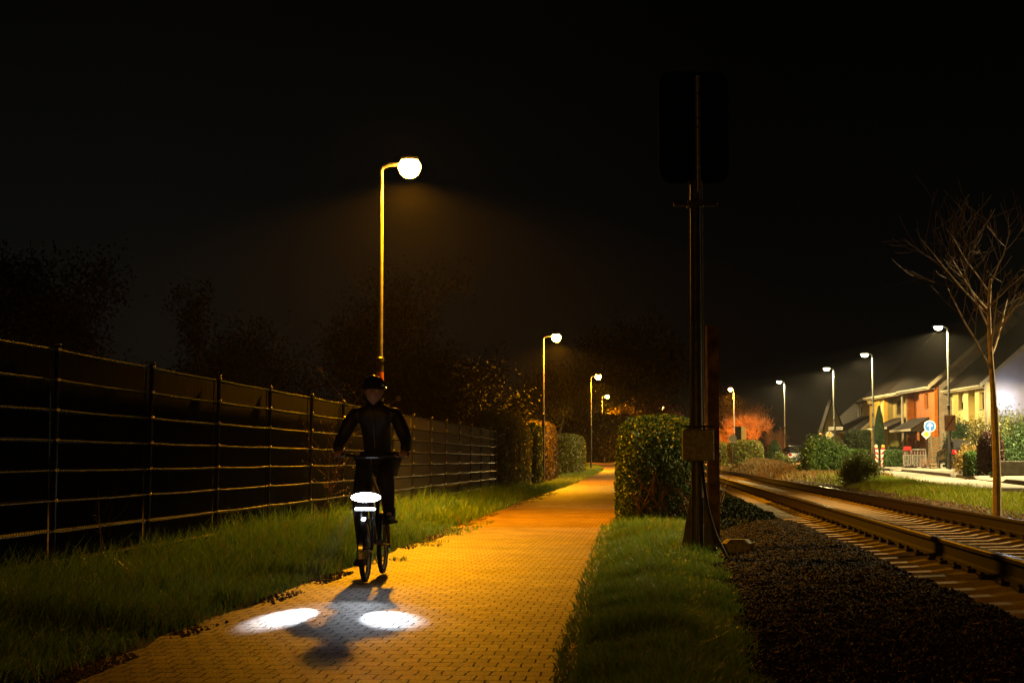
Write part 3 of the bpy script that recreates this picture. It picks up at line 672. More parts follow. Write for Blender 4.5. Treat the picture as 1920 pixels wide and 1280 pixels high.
leafy('weed', 'small round-leaved weed at the pavement edge by the sapling', PX(1857, 53), 53, pavz(53), .1, .1, .16, 150, .06, M['shrub'], 6, 14, cat='plant', stems=3)
# dark background trees
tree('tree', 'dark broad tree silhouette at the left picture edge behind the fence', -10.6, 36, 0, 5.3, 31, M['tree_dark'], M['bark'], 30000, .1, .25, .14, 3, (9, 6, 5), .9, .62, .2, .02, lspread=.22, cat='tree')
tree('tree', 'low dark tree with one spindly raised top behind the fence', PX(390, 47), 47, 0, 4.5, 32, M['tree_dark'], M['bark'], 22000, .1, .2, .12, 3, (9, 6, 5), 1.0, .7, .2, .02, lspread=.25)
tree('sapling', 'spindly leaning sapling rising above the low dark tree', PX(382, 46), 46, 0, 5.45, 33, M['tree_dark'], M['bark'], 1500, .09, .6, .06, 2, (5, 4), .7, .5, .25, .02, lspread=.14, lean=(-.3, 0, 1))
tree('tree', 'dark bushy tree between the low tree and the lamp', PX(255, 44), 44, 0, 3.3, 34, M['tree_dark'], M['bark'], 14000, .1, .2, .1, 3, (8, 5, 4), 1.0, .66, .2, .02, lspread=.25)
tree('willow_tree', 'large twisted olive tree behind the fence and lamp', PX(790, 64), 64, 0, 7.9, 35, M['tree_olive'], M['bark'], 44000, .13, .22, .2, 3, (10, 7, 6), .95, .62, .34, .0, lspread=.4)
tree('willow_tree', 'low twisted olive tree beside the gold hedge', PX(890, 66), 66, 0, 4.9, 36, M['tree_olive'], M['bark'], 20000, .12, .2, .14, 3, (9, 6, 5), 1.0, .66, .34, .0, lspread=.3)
tree('tree', 'dark tree behind the second lamp, left of its neighbour', PX(1000, 118), 118, .1, 6.6, 37, M['tree_olive'], M['bark'], 14000, .17, .3, .15, 3, (9, 6, 4), .55, .56, .2, .02, lspread=.4)
tree('tree', 'dark tree over the small yellow-green hedge by third lamp', PX(1044, 124), 124, .3, 7.2, 38, M['tree_olive'], M['bark'], 14000, .17, .3, .16, 3, (9, 6, 4), .55, .56, .2, .02, lspread=.4)
tree('tree', 'tall black tree mass beyond the end of the path', PX(1205, 172), 172, .8, 13.0, 39, M['tree_dark'], M['bark'], 14000, .35, .25, .25, 3, (9, 6, 5), .9, .6, .2, .03, lspread=.8)
tree('tree', 'small tree with glowing gold leaves under the fourth lamp', PX(1162, 157), 157, .8, 4.7, 40, M['leaf_gold'], M['bark'], 5200, .3, .35, .1, 3, (7, 5, 4), 1.0, .62, .2, .0, lspread=.35)
tree('tree', 'small red-leaved tree above the right-hand hedge', PX(1247, 134), 134, .3, 4.4, 41, M['leaf_red'], M['bark'], 9000, .2, .3, .1, 3, (7, 5, 4), .9, .6, .2, .04, lspread=.35)
tree('tree', 'dark wooded mass left of the orange lamp', PX(1335, 175), 175, .4, 7.5, 42, M['leaf_red'], M['bark'], 7000, .25, .2, .15, 3, (9, 6, 4), .9, .62, .2, .03, lspread=.6)
tree('bare_bush', 'big bare fan-shaped bush glowing orange under the lamp', PX(1395, 156), 156, .4, 5.6, 43, None, M['twig_red'], 0, 0, .06, .1, 4, (18, 9, 7, 3), .75, .66, .1, .09, cat='bush', minr=.009)
tree('bare_bush', 'dull red bare bush right of the glowing orange bush', PX(1443, 162), 162, .4, 3.6, 44, None, M['twig_red'], 0, 0, .1, .08, 3, (14, 9, 6), .75, .66, .12, .06, cat='bush', minr=.009)
tree('bare_bush', 'dull red bare bush left of the glowing orange bush', PX(1348, 160), 160, .4, 4.2, 45, None, M['twig_red'], 0, 0, .1, .08, 3, (14, 9, 6), .75, .66, .12, .06, cat='bush', minr=.009)
sx = PX(1865, 23.8)
tree('sapling', 'bare young street tree beside the track and road', sx, 23.8, Gp(sx, 23.8) - .02, 4.9, 52, None, M['bark_sapling'], 0, 0, .33, .055, 3, (10, 6, 4), .72, .62, .055, .06, minr=.0042, rk=.5)
# thorny twigs by the fence
def twigplant(label, x, y, h, seed, n, flowers):
    r = np.random.default_rng(seed); z = Gp(x, y); t = thing('blossom_shrub' if flowers else 'bare_shrub', label, 'shrub', (x, y, z)); out = []; tips = []
    for i in range(n): grow(r, (r.normal() * .12, r.normal() * .03, 0), (r.normal() * .22, r.normal() * .05, 1), h * (.6 + .45 * r.random()), .006, 0, 1, out, tips, .13, .04, (6,), .9, .36)
    mb = MB()
    for pts, rr, l in out: mb.tube(pts, [max(v, .0018) for v in rr], 4)
    mb.build('stems', M['twig_red'] if flowers else M['twig'], t)
    if flowers:
        P = np.array([tuple(p) for p, _ in tips]); P = np.repeat(P, 2, 0) + r.normal(size=(len(P) * 2, 3)) * .012
        leafobj('foliage', P, .022, M['petal'], t, .8)  # flower buds on the twig tips, not leaves
        for p, _ in (max(tips, key=lambda q: q[0].z), max(tips, key=lambda q: q[0].x), tips[7], tips[15]):
            f = MB()
            for k in range(6):
                g = k * pi / 3; c = Vector((math.cos(g), 0, math.sin(g)))
                f.ball(p + c * .022, (.014, .006, .014), 6, 4)
            f.ball(p, .009, 6, 4); f.build('flower', M['petal'], t)
    return t
twigplant('budding thorny shrub with small blossoms growing against the fence', PX(590, 22.3), 22.3, 1.9, 3, 6, True)
twigplant('thin bare stems standing against the fence at the left', PX(170, 14.2), 14.2, 1.15, 5, 4, False)

# ------------------------------------------------------------------ fence
def fu(y): return float(np.interp(y, [0, 33, 50], [-4.53, -4.51, -4.37]))
FY = [13.35 - 2.49 * k for k in (2, 1)] + [13.35 + 2.49 * k for k in range(0, 15)] + [49.6]
ft = thing('fence', 'long dark steel mesh fence with shining horizontal wires', 'fence', W(fu(FY[0]), FY[0], -.1))
fo = Vector(ft.location)
def fp(y, z, dx=0): return W(fu(y) + dx, y, z) - fo
gz = -.1
for y in FY:
    z1 = 1.85 - .0022 * max(0, y - 13); pm = MB()
    lean = random.uniform(-.012, .018)
    p0, p1 = fp(y, gz - .1), fp(y, z1) + Vector((lean + .02, 0, 0))
    pm.tube([p0, p1], .021, 8); pm.box(p1 + Vector((0, 0, .01)), (.05, .05, .022), None, .006)
    cl = pm; cl.mi = 1
    for k in range(9):
        z = 1.82 - .2286 * k; f = (z - gz) / (z1 - gz)
        cl.box(fp(y, z) + Vector(((lean + .02) * f + .02, -.012, 0)), (.022, .03, .026), None, .004)
    pm.build('post', [M['fence'], M['steel']], ft, True)
for k in range(9):
    z = 1.82 - .2286 * k; rm = MB()
    for a, b in zip(FY[:-1], FY[1:]):
        pts = []
        for t in np.linspace(0.012, .988, 7):
            y = a + (b - a) * t
            pts.append(fp(y, z - .0022 * max(0, y - 13) * (z / 1.82) - .006 * math.sin(pi * t) + .0, .022) + Vector((random.uniform(-.002, .002), 0, random.uniform(-.0015, .0015))))
        rm.tube(pts, .0062 + .00004 * a, 6)
    rm.build('wire_rail', M['rail_wire'], ft, True)
for i, (a, b) in enumerate(zip(FY[:-1], FY[1:])):
    wm = MB(); nw = 46 if b < 32 else 24
    for t in np.linspace(.02, .98, nw):
        y = a + (b - a) * t; p0 = fp(y, gz - .03, .012); p1 = fp(y, 1.83 - .0022 * max(0, y - 13), .012)
        wm.add([p0 + Vector((0, -.0022, 0)), p0 + Vector((0, .0022, 0)), p1 + Vector((0, .0022, 0)), p1 + Vector((0, -.0022, 0)), p0 + Vector((.004, 0, 0)), p1 + Vector((.004, 0, 0))],
               [(0, 1, 2, 3), (0, 4, 5, 3), (4, 1, 2, 5)])
    wm.build('wire_mesh', M['fence'], ft)
for a, b in zip(FY[:-1], FY[1:]):
    pm = MB(); ya, yb2 = a + .03, b - .03
    for k in range(8):
        z1 = 1.8 - .2286 * k - .0022 * (a - 13); z0 = z1 - .2
        A = fp(ya, z0, -.03); B = fp(yb2, z0, -.03)
        pm.add([A, B, B + Vector((0, 0, .2)), A + Vector((0, 0, .2)), A + Vector((-.006, 0, 0)), B + Vector((-.006, 0, 0)), B + Vector((-.006, 0, .2)), A + Vector((-.006, 0, .2))],
               [(0, 1, 2, 3), (7, 6, 5, 4), (0, 3, 7, 4), (1, 5, 6, 2), (3, 2, 6, 7), (0, 4, 5, 1)])
    o = pm.build('privacy_panel', M['panel'] if a > 28 else M['panel_shaded'], ft)
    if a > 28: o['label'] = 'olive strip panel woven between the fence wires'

# ------------------------------------------------------------------ street lamps
def spot(name, parent, loc, power, col, rad=.12, ang=160, blend=.34, target=None, sx=1, sy=1):
    l = bpy.data.lights.new(name, 'SPOT'); l.energy = power; l.color = col; l.shadow_soft_size = rad; l.spot_size = R(ang); l.spot_blend = blend
    o = bpy.data.objects.new(name, l); COL.objects.link(o); o.parent = parent; o.location = loc
    if target is not None:
        d = Vector(target) - Vector(loc); o.rotation_euler = d.to_track_quat('-Z', 'Y').to_euler()
    o.scale = (sx, sy, 1); return o
SOD = (1, .365, .003); DEEP = (1, .29, .006); WHT = (1, .74, .32)
def path_lamp(label, x, y, z, power, bands=False, head=.46, col=SOD, bowl='sodium', H=5.72, dirx=1, group='sodium lamps along the path', ang=160, blend=.26):
    t = thing('street_lamp', label, 'street lamp', (x, y, z), 0, group)
    MB().lathe([(.058, -.2), (.058, .9), (.056, 2.655)], n=14).build('base_pole', M['pole_dark'], t, True); p = MB(); p.lathe([(.043, 2.665), (.04, H - .15), (.036, H)], n=14); p.build('pole', M['pole'], t, True)
    c = MB(); c.lathe([(.05, 2.66), (.064, 2.67), (.064, 2.73), (.045, 2.75)], n=14); MB().box((0, -.056, 1.0), (.07, .012, .35), None, .003).build('access_door', M['pole_dark'], t); c.build('collar', M['pole_dark'], t, True)
    a = MB(); a.tube([(0, 0, H - .22), (0, 0, H - .02), (.03 * dirx, 0, H + .04), (.12 * dirx, 0, H + .075), ((head - .12) * dirx, 0, H + .1)], [.037, .037, .034, .03, .03], 8); a.build('arm', M['pole'], t, True)
    hd = MB(); hd.lathe([(.05, .19), (.12, .175), (.15, .15), (.15, .11), (.13, .1)][::-1], (head * dirx, 0, H + .05), 18); hd.build('lamp_head', M['pole_dark'], t, True)
    bw = MB(); bw.lathe([(.02, -.185), (.08, -.172), (.14, -.125), (.178, -.05), (.188, .0), (.178, .05), (.14, .11)], (head * dirx, 0, H + .045), 20); bw.build('bowl', M[bowl], t, True)
    if bands:
        MB().lathe([(.0445, 2.36), (.06, 2.36), (.06, 2.5), (.0445, 2.5)], n=14).build('red_sticker', M['band_red'], t, True)
        MB().lathe([(.0445, 2.24), (.0615, 2.24), (.0615, 2.31), (.0445, 2.31)], n=14).build('yellow_band', M['band_yellow'], t, True)
    spot('lamp_light', t, (head * dirx, 0, H - .2), power, col, .12, ang, blend)
    return t
PW = 6600
path_lamp('nearest path lamp, tallest in view, behind the cyclist at the fence', *W(-4.43, 28.8, -.1)[:2], -.1, PW, True, .47, H=5.84, ang=159.5)
path_lamp('path lamp of the same row standing behind the camera', -5.4, -12.0, -.1, PW * .3, ang=168.5, blend=.07)
path_lamp('second path lamp, beside the gold clipped hedge', *W(-4.27, 70, .02)[:2], .02, PW, head=.52, ang=169)
path_lamp('third path lamp, over the narrow far end of the path', *W(-3.77, 111, .33)[:2], .33, PW)
path_lamp('fourth path lamp, half hidden by gold leaves', PX(1129, 160), 160, .8, PW * 2.4)
path_lamp('farthest path lamp, just left of the fourth', PX(1117, 205), 205, 1.1, PW * .7, H=4.6)
path_lamp('orange street lamp above the glowing bare bush', PX(1376, 148), 148, .4, PW * 3.2, False, .28, DEEP, 'sodium_deep', H=6.3, dirx=-1, group='deep orange lamps')
path_lamp('orange lamp mostly hidden by the red-leaved tree', PX(1233, 140), 140, .4, PW * 1.6, False, .3, DEEP, 'sodium_deep', H=4.5, group='deep orange lamps')
def road_lamp(label, x, y, z, H, power, ang=163, blend=.1):
    t = thing('street_lamp', label, 'street lamp', (x, y, z), 0, 'white lamps along the road')
    MB().lathe([(.08, -.1), (.08, 1.1), (.065, 1.14), (.06, 2.3)], n=12).build('base_pole', M['pole_dark'], t, True); MB().lathe([(.058, 2.3), (.047, H - .1), (.043, H)], n=12).build('pole', M['pole_white'], t, True)  # dark lower pole paints the lamp light fading towards the ground
    MB().box((0, -.09, .6), (.1, .02, .4), None, .005).box((-.03, -.075, 2.9), (.12, .05, .22), None, .01).build('access_door', M['pole_dark'], t)
    MB().tube([(0, 0, H - .05), (-.05, 0, H + .04), (-.22, 0, H + .1)], [.045, .04, .032], 8).build('arm', M['pole_white'], t, True)
    MB().lathe([(.02, .11), (.12, .1), (.15, .05), (.15, .02)][::-1], (-.46, 0, H + .07), 16, None, 1.85, 1).build('lamp_head', M['pole_white'], t, True)
    MB().lathe([(.02, -.15), (.08, -.135), (.125, -.07), (.135, .018)], (-.44, 0, H + .07), 16, None, 1.5, 1).build('bowl', M['white_lamp'], t, True)
    spot('lamp_light', t, (-.44, 0, H - .12), power, WHT, .12, ang, blend)
    return t
WP = 9500
road_lamp('white road lamp by the brown sign, nearest of its row in view', PX(1779, 82.5), 82.5, pavz(82.5), 6.6, WP * 1.5)
road_lamp('white road lamp in front of the yellow house', PX(1637, 98), 98, pavz(98), 6.2, WP * .9)
road_lamp('white road lamp carrying the street name plates', PX(1563.5, 112), 112, pavz(112), 6.1, WP, 173)
road_lamp('farthest white road lamp, standing alone against black sky', PX(1471.5, 144), 144, pavz(144), 6.6, WP)
road_lamp('white road lamp of the row standing outside the right picture edge', 18.4, 57, pavz(57), 6.6, WP * 2.6, 138)
road_lamp('white road lamp outside the right edge nearest the camera', 13.3, 26, pavz(26), 6.6, WP * .95, 146, .22)

# ------------------------------------------------------------------ railway track
tr = thing('railway_track', 'single railway track of rusty rails on concrete sleepers', 'railway', W(3.165, 10, 0), -ALPHA)
sl = MB(); st_ = [(-1.3, .135, .135), (-1.02, .148, .135), (-.9, .168, .14), (-.62, .168, .14), (-.4, .128, .11), (0, .124, .1), (.4, .128, .11), (.62, .168, .14), (.9, .168, .14), (1.02, .148, .135), (1.3, .135, .135)]
vs = []
for x, zt_, w in st_: vs += [(x, -w, -.04), (x, w, -.04), (x, w * .72, zt_), (x, -w * .72, zt_)]
fs = []
for i in range(len(st_) - 1):
    for j in range(4): fs.append((i * 4 + j, i * 4 + (j + 1) % 4, i * 4 + 4 + (j + 1) % 4, i * 4 + 4 + j))
fs += [(3, 2, 1, 0), tuple(range(len(vs) - 4, len(vs)))]
sl.add(vs, fs); sl.mi = 1
for x in (-.755, .755):
    for s in (-1, 1): sl.box((x + s * .1, 0, .18), (.06, .12, .035), None, .008).tube([(x + s * .11, 0, .17), (x + s * .11, 0, .215)], .014, 6)
CA = math.cos(ALPHA); first = None
def toloc(y): return (y - 10) / CA
k = 0
for i in range(100):
    if first is None: first = sl.build('sleeper', [M['sleeper'], M['rail']], tr); o = first
    else: o = first.copy(); COL.objects.link(o); o.parent = tr
    o.location = (random.uniform(-.012, .012), toloc(8.0) + .6 * i, random.uniform(-.006, .003)); o.rotation_euler.z = random.uniform(-.012, .012)
far = MB(); bv_, bf_ = sl.v, sl.f
for i in range(100, 330): far.add([(p[0] + random.uniform(-.01, .01), p[1] + toloc(8.0) + .6 * i, p[2]) for p in bv_[:44]], bf_[:44 - 4 + 2])
o = far.build('sleepers', M['sleeper'], tr); o['kind'] = 'stuff'
prof = [(-.075, 0), (.075, 0), (.075, .012), (.02, .028), (.009, .045), (.009, .125), (.036, .138), (.036, .163), (.028, .172), (-.028, .172), (-.036, .163), (-.036, .138), (-.009, .125), (-.009, .045), (-.02, .028), (-.075, .012)]
for x in (-.755, .755):
    rl = MB(); n = len(prof); Ls = [toloc(3), toloc(230)]
    vs = [(x + a, l, .17 + b) for l in Ls for a, b in prof]
    for j in range(n):
        rl.mi = 1 if j in (7, 8, 9) else 0
        rl.add([vs[j], vs[(j + 1) % n], vs[n + (j + 1) % n], vs[n + j]], [(0, 1, 2, 3)])
    rl.mi = 0; rl.add(vs[:n], [tuple(range(n))])
    rl.build('rail', [M['rail'], M['railhead']], tr)

# ------------------------------------------------------------------ signal mast, rusty post, cable, boxes
my = 17.2; mx_ = PX(1306, my); mz = Gp(mx_, my)
mt = thing('signal_mast', 'tall dark railway signal mast seen from behind', 'signal mast', (mx_, my, 0))
p = MB(); p.lathe([(.06, .1), (.058, .95), (.05, 3.68), (.045, 3.72), (.02, 3.74)], n=16); MB().lathe([(.027, 3.6), (.026, 4.76)], (.026, -.03, 0), 12).build('mast_tube', M['steel'], mt, True); p.build('pole', M['mast'], mt, True)
for s, x in ((-1, -.066), (1, .062)):
    MB().tube([(x, -.045, .95), (x, -.045, 3.72)], .0085, 8).build('ladder_rail', M['steel'], mt, True)
b = MB(); b.box((.0, .0, 3.49), (.42, .035, .045), None, .006); b.box((0, 0, 3.49), (.16, .15, .06), None, .008); b.build('crossbar', M['mast'], mt)
for x in (-.21, .21): MB().tube([(x, -.02, 3.5), (x, -.05, 3.5)], .014, 8).build('bolt', M['chrome'], mt, True)
bd = MB(); a, c, r = .345, .56, .13; poly = []
for (sx_, sy_, g0) in ((1, 1, 0), (-1, 1, 90), (-1, -1, 180), (1, -1, 270)):
    for g in range(0, 91, 15): poly.append((sx_ * (a - r) + r * math.cos(R(g0 + g)), sy_ * (c - r) + r * math.sin(R(g0 + g))))
bd.prism(poly, (0, .03, 0), (.0, .09, 4.27)); bd.box((0, .16, 4.3), (.4, .11, .8), None, .03); bd.build('signal_board', M['board'], mt)
for z in (4.58, 4.33, 4.24): MB().tube([(.026, -.05, z), (.026, -.066, z)], .011, 8).build('bolt', M['chrome'], mt, True)
ft2 = MB()
for s in (-1, 1):
    ft2.prism([(s * .06, .62), (s * .075, .62), (s * .17, .06), (s * .06, .06)], (0, .02, 0), (0, -.03, 0))
ft2.prism([(-.06, .62), (-.075, .62), (-.17, .06), (-.06, .06)], (.02, 0, 0), (-.01, 0, 0), (0, 1, 0), (0, 0, 1)); ft2.build('gusset', M['mast'], mt)
ft3 = MB(); ft3.box((0, 0, .055), (.44, .36, .025), None, .005); ft3.build('base_plate', M['mast'], mt)
for sx_ in (-.185, .15):
    for sy_ in (-.14, .14): MB().tube([(sx_, sy_, .06), (sx_, sy_, .12)], .024, 8).ball((sx_, sy_, .12), .027, 10, 6).build('anchor_bolt', M['cable'], mt, True)
cf = MB(); cf.prism([(-.26, -.15), (.24, -.15), (.24, -.02), (.2, .042), (-.2, .042), (-.26, -.02)], (0, .42, 0), (0, -.21, 0)); cf.build('footing', M['concrete_dark'], mt)
jb = thing('junction_box', 'square mottled metal junction box clamped to the mast', 'junction box', (mx_ + .0, my - .11, PZ(863, my)))
j = MB(); j.box((0, 0, .15), (.305, .1, .305), None, .008); j.build('case', M['boxpaint'], jb)
j = MB(); j.box((0, -.056, .15), (.285, .012, .285), None, .005); j.build('lid', M['boxpaint'], jb)
j = MB(); j.box((0, .0, .326), (.3, .03, .012)); j.tube([(-.17, 0, .333), (.16, 0, .333)], .006, 6); j.box((-.08, 0, .318), (.02, .03, .03)); j.box((.06, 0, .318), (.02, .03, .03)); j.build('bracket', M['cable'], jb)
rp = thing('rusty_post', 'flaking rusty old steel post behind the mast', 'post', (PX(1336, 18.6), 18.6, 0))
r_ = MB(); h = PZ(610, 18.6)
r_.prism([(-.062, -.06), (.062, -.06), (.062, -.046), (.008, -.046), (.008, .046), (.062, .046), (.062, .06), (-.062, .06), (-.062, .046), (-.008, .046), (-.008, -.046), (-.062, -.046)], (0, 0, h), (0, 0, 0), (1, 0, 0), (0, 1, 0)); r_.build('beam', M['rust'], rp)
cb = MB(); cpts = [(.04, -.04, .98), (.05, -.08, .85), (.06, -.12, .7), (.09, -.16, .5), (.15, -.2, .28), (.23, -.24, .1), (.28, -.27, -.02), (.3, -.3, -.12)]
cps = []
for i in range(len(cpts) - 1):
    for t in np.linspace(0, 1, 5)[:-1]:
        p0, p1, p2, p3 = [Vector(cpts[max(0, min(len(cpts) - 1, i + d))]) for d in (-1, 0, 1, 2)]
        cps.append(.5 * (2 * p1 + (p2 - p0) * t + (2 * p0 - 5 * p1 + 4 * p2 - p3) * t * t + (3 * p1 - p0 - 3 * p2 + p3) * t ** 3))
o = MB().tube([c + Vector((mx_, my, 0)) for c in cps], .016, 8).build('cable', M['cable'], None, True); tag(o, 'thick black cable hanging from junction box into the grass', 'cable')
cx_ = PX(1372, 17.8)
cbx = thing('cable_box', 'low mud-coloured cable box lying right of the mast foot', 'cable box', (cx_ + .02, 17.6, .03), -.12)
j = MB(); j.box((0, 0, .08), (.3, .2, .17), None, .04); j.build('case', M['boxpaint'], cbx)
j = MB(); j.box((.16, -.02, .07), (.016, .15, .14), None, .004); j.box((.0, 0, .0), (.3, .22, .03), None, .006); j.build('flange', M['boxpaint'], cbx)

# ------------------------------------------------------------------ houses
def wallq(mb, axis, c, a0, a1, z0, z1, t, holes=()):
    """wall slab: axis 'x' faces -X at x=c spanning y a0..a1 ; 'y' faces -Y at y=c spanning x. holes = (b0,b1,h0,h1)"""
    xs = sorted(set([a0, a1] + [v for h in holes for v in h[:2]])); zs = sorted(set([z0, z1] + [v for h in holes for v in h[2:]]))
    for i in range(len(xs) - 1):
        for k in range(len(zs) - 1):
            mxx, mzz = (xs[i] + xs[i + 1]) / 2, (zs[k] + zs[k + 1]) / 2
            if any(h[0] < mxx < h[1] and h[2] < mzz < h[3] for h in holes): continue
            d = (xs[i + 1] - xs[i], zs[k + 1] - zs[k])
            if axis == 'x': mb.box((c + t / 2, mxx, mzz), (t, d[0], d[1]))
            else: mb.box((mxx, c + t / 2, mzz), (d[0], t, d[1]))
def window(par, axis, c, a0, a1, z0, z1, frame, blind=0.0, depth=.1):
    f = MB(); m, zc = (a0 + a1) / 2, (z0 + z1) / 2; w = .05
    def bx(mb, m_, z_, dw, dz, off, t):
        if axis == 'x': mb.box((c + off, m_, z_), (t, dw, dz))
        else: mb.box((m_, c + off, z_), (dw, t, dz))
    for s in (a0 + w / 2, a1 - w / 2): bx(f, s, zc, w - .002, z1 - z0 - .004, depth, .06)
    for s in (z0 + w / 2, z1 - w / 2): bx(f, m, s, a1 - a0 - 2 * w, w - .002, depth, .056)
    o = f.build('window', frame, par)
    g = MB(); bx(g, m, zc, a1 - a0 - 2 * w, z1 - z0 - 2 * w, depth + .01, .012); g.build('pane', M['glass'], o)
    s = MB(); bx(s, m, z0 - .025, a1 - a0 + .1, .045, -.01, .2); s.build('sill', M['kerb'], o)
    if blind > 0:
        bl = MB(); zz = z1 - w - (z1 - z0 - 2 * w) * blind / 2; bx(bl, m, zz, (a1 - a0) - 2.4 * w, (z1 - z0 - 2 * w) * blind, depth - .004, .006); bl.build('blind', M['blind'], o)
    return o
def porch(par, x, y0, y1, z0, z1, d, mat=None):
    """lean-to roof on the front wall (x) projecting d towards the road"""
    m = MB(); ins = .5
    A = [(x - d, y0, z0), (x - d, y1, z0), (x, y1 - ins, z1), (x, y0 + ins, z1)]
    B = [(p[0], p[1], p[2] - .14) for p in A[:2]] + [(x, y1, z0 - .14), (x, y0, z0 - .14)]
    m.add(A + B, [(0, 1, 2, 3), (7, 6, 5, 4), (0, 4, 5, 1), (1, 5, 6, 2), (2, 6, 7, 3), (3, 7, 4, 0)]); o = m.build('porch_roof', mat or M['roof'], par)
    f = MB(); f.box((x - d - .02, (y0 + y1) / 2, z0 - .06), (.035, y1 - y0 + .04, .12)); f.build('fascia', M['fascia'], o)
    return o
def mainroof(par, x, y0, y1, ze, depth, pitch, over=.35, name='roof'):
    rx = x + depth / 2; rz_ = ze + math.tan(pitch) * (depth / 2); t = .16
    m = MB(); xo = x - over; zo = ze - math.tan(pitch) * over; xb = x + depth + over
    poly = [(xo, zo), (rx, rz_), (xb, zo), (xb, zo + t), (rx, rz_ + t * 1.2), (xo, zo + t)]
    m.prism(poly, (0, y1 - y0 + .16, 0), (0, y0 - .08, 0)); o = m.build(name, M['roof'], par)
    g = MB(); g.tube([(xo - .05, y0 - .1, zo + .05), (xo - .05, y1 + .1, zo + .05)], .06, 8); g.build('gutter', M['fascia'], o, True)
    f = MB(); f.box(((xo + x) / 2, (y0 + y1) / 2, zo - .03), (x - xo, y1 - y0 + .1, .05)); f.build('soffit', M['fascia'], o)
    v = MB(); d = Vector((rx - xo, 0, rz_ - zo)); ln = d.length
    v.prism([(xo, zo - .06), (rx, rz_ - .06), (rx, rz_ + .2), (xo, zo + .2)], (0, .04, 0), (0, y0 - .125, 0)); v.build('verge', M['fascia'], o)
    return o, rz_
def house(label, x, y0, y1, z0, ze, depth, pitch, wm, gm, name='terraced_house'):
    t = thing(name, label, 'house', (x, (y0 + y1) / 2, z0)); t_ = Vector(t.location)
    h = thing_sub = t
    class Hs: pass
    H = Hs(); H.t = t; H.off = t_; H.x = 0; H.y0 = y0 - t_.y; H.y1 = y1 - t_.y; H.ze = ze - z0
    g = MB(); rzp = H.ze + math.tan(pitch) * depth / 2
    g.prism([(0.2, 0), (depth, 0), (depth, H.ze), (depth / 2, rzp - .03), (.2, H.ze + .2 * math.tan(pitch) - .03)], (0, .2, 0), (0, H.y0, 0)); g.build('gable_wall', gm, t)
    bk = MB(); bk.box((depth - .1, (H.y0 + H.y1) / 2 + .1, H.ze / 2), (.2, H.y1 - H.y0 - .2, H.ze)); bk.box((depth / 2, H.y1 - .1, H.ze / 2), (depth - .4, .2, H.ze)); bk.build('rear_wall', wm, t)
    mainroof(t, 0, H.y0, H.y1, H.ze, depth, pitch)
    return H
Z = pavz(104)
# H3 orange brick
h3 = house('orange brick terraced house with a grey gable and small porch', 24.0, 100.0, 107.9, Z, 5.25, 9, R(41), M['brick'], M['render_grey'])
t = h3.t; y = lambda px, xx=24.0: F * xx / (px - 960) - h3.off.y; zz = lambda py, Y: PZ(py, Y) - Z
m = MB(); ya, yb_ = h3.y0 + .0, y(1723)
wallq(m, 'x', 0, ya + .0, yb_, 0, h3.ze - .05, .25, [(y(1740.5), y(1732.5), zz(767, 102), zz(738, 102))]); m.build('bay_wall', M['brick'], t)
window(t, 'x', 0.1, y(1740.5), y(1732.5), zz(767, 102), zz(738, 102), M['frame_brown'])
m = MB(); wallq(m, 'x', .6, yb_, h3.y1, 0, h3.ze - .05, .25, [(yb_ + .35, yb_ + 1.45, zz(771, 104.5), zz(741, 104.5)), (yb_ + 1.0, yb_ + 2.0, .02, 2.1)]); m.box((.425, yb_ - .125, h3.ze / 2), (.35, .246, h3.ze - .1)); m.build('recess_wall', M['brick'], t)
window(t, 'x', .7, yb_ + .35, yb_ + 1.45, zz(771, 104.5), zz(741, 104.5), M['frame_brown'])
MB().box((.72, yb_ + 1.5, 1.06), (.06, .98, 2.06)).build('door', M['door'], t)
porch(t, 0, y(1746), y(1705), zz(805, 103), zz(783, 103), 1.2)
MB().box((-.3, y(1722), 2.15), (.5, .1, .9), Matrix.Rotation(R(35), 3, 'Y')).build('porch_bracket', M['door'], t)
MB().tube([(-.06, h3.y1 - .05, .1), (-.06, h3.y1 - .05, h3.ze - .1)], .05, 8).build('downpipe', M['fascia'], t, True)
# H4 cream
h4 = house('cream terraced house with pale gable lit by the white wall lamp', 24.8, 92.0, 100.0, Z, 5.0, 10, R(41), M['render_cream'], M['render_lavender'])
t = h4.t; y4 = lambda px: F * 24.8 / (px - 960) - h4.off.y
for a, b, wpx in ((1815, 1787, (1806, 1797)), (1850, 1828, (1845, 1836))):
    m = MB(); ya, yb_ = max(y4(a), h4.y0), y4(b); yc = (y4(wpx[0]), y4(wpx[1])); Yw = 24.8 * F / (wpx[0] - 960)
    hole = [(yc[0], yc[1], zz(767, Yw), zz(734, Yw))]
    if a == 1815: hole.append((yc[0] - .2, yc[1] + .2, .6, 1.9))
    wallq(m, 'x', 0, ya, yb_, 0, h4.ze - .05, .25, hole); m.build('bay_wall', M['render_cream'], t)
    window(t, 'x', .1, *hole[0], M['frame_brown'], .6 if a == 1815 else 0)
    if a == 1815: window(t, 'x', .1, *hole[1], M['frame_brown'])
m = MB(); wallq(m, 'x', .5, y4(1828), y4(1815), 0, h4.ze - .05, .25); wallq(m, 'x', .5, y4(1787), h4.y1 - .2, 0, h4.ze - .05, .25)
m.box((.37, y4(1815) + .125, h4.ze / 2), (.25, .246, h4.ze - .1)); m.build('recess_wall', M['render_cream'], t)
MB().tube([(-.06, h4.y0 - .04, .1), (-.06, h4.y0 - .04, h4.ze - .1)], .05, 8).build('downpipe', M['fascia'], t, True)
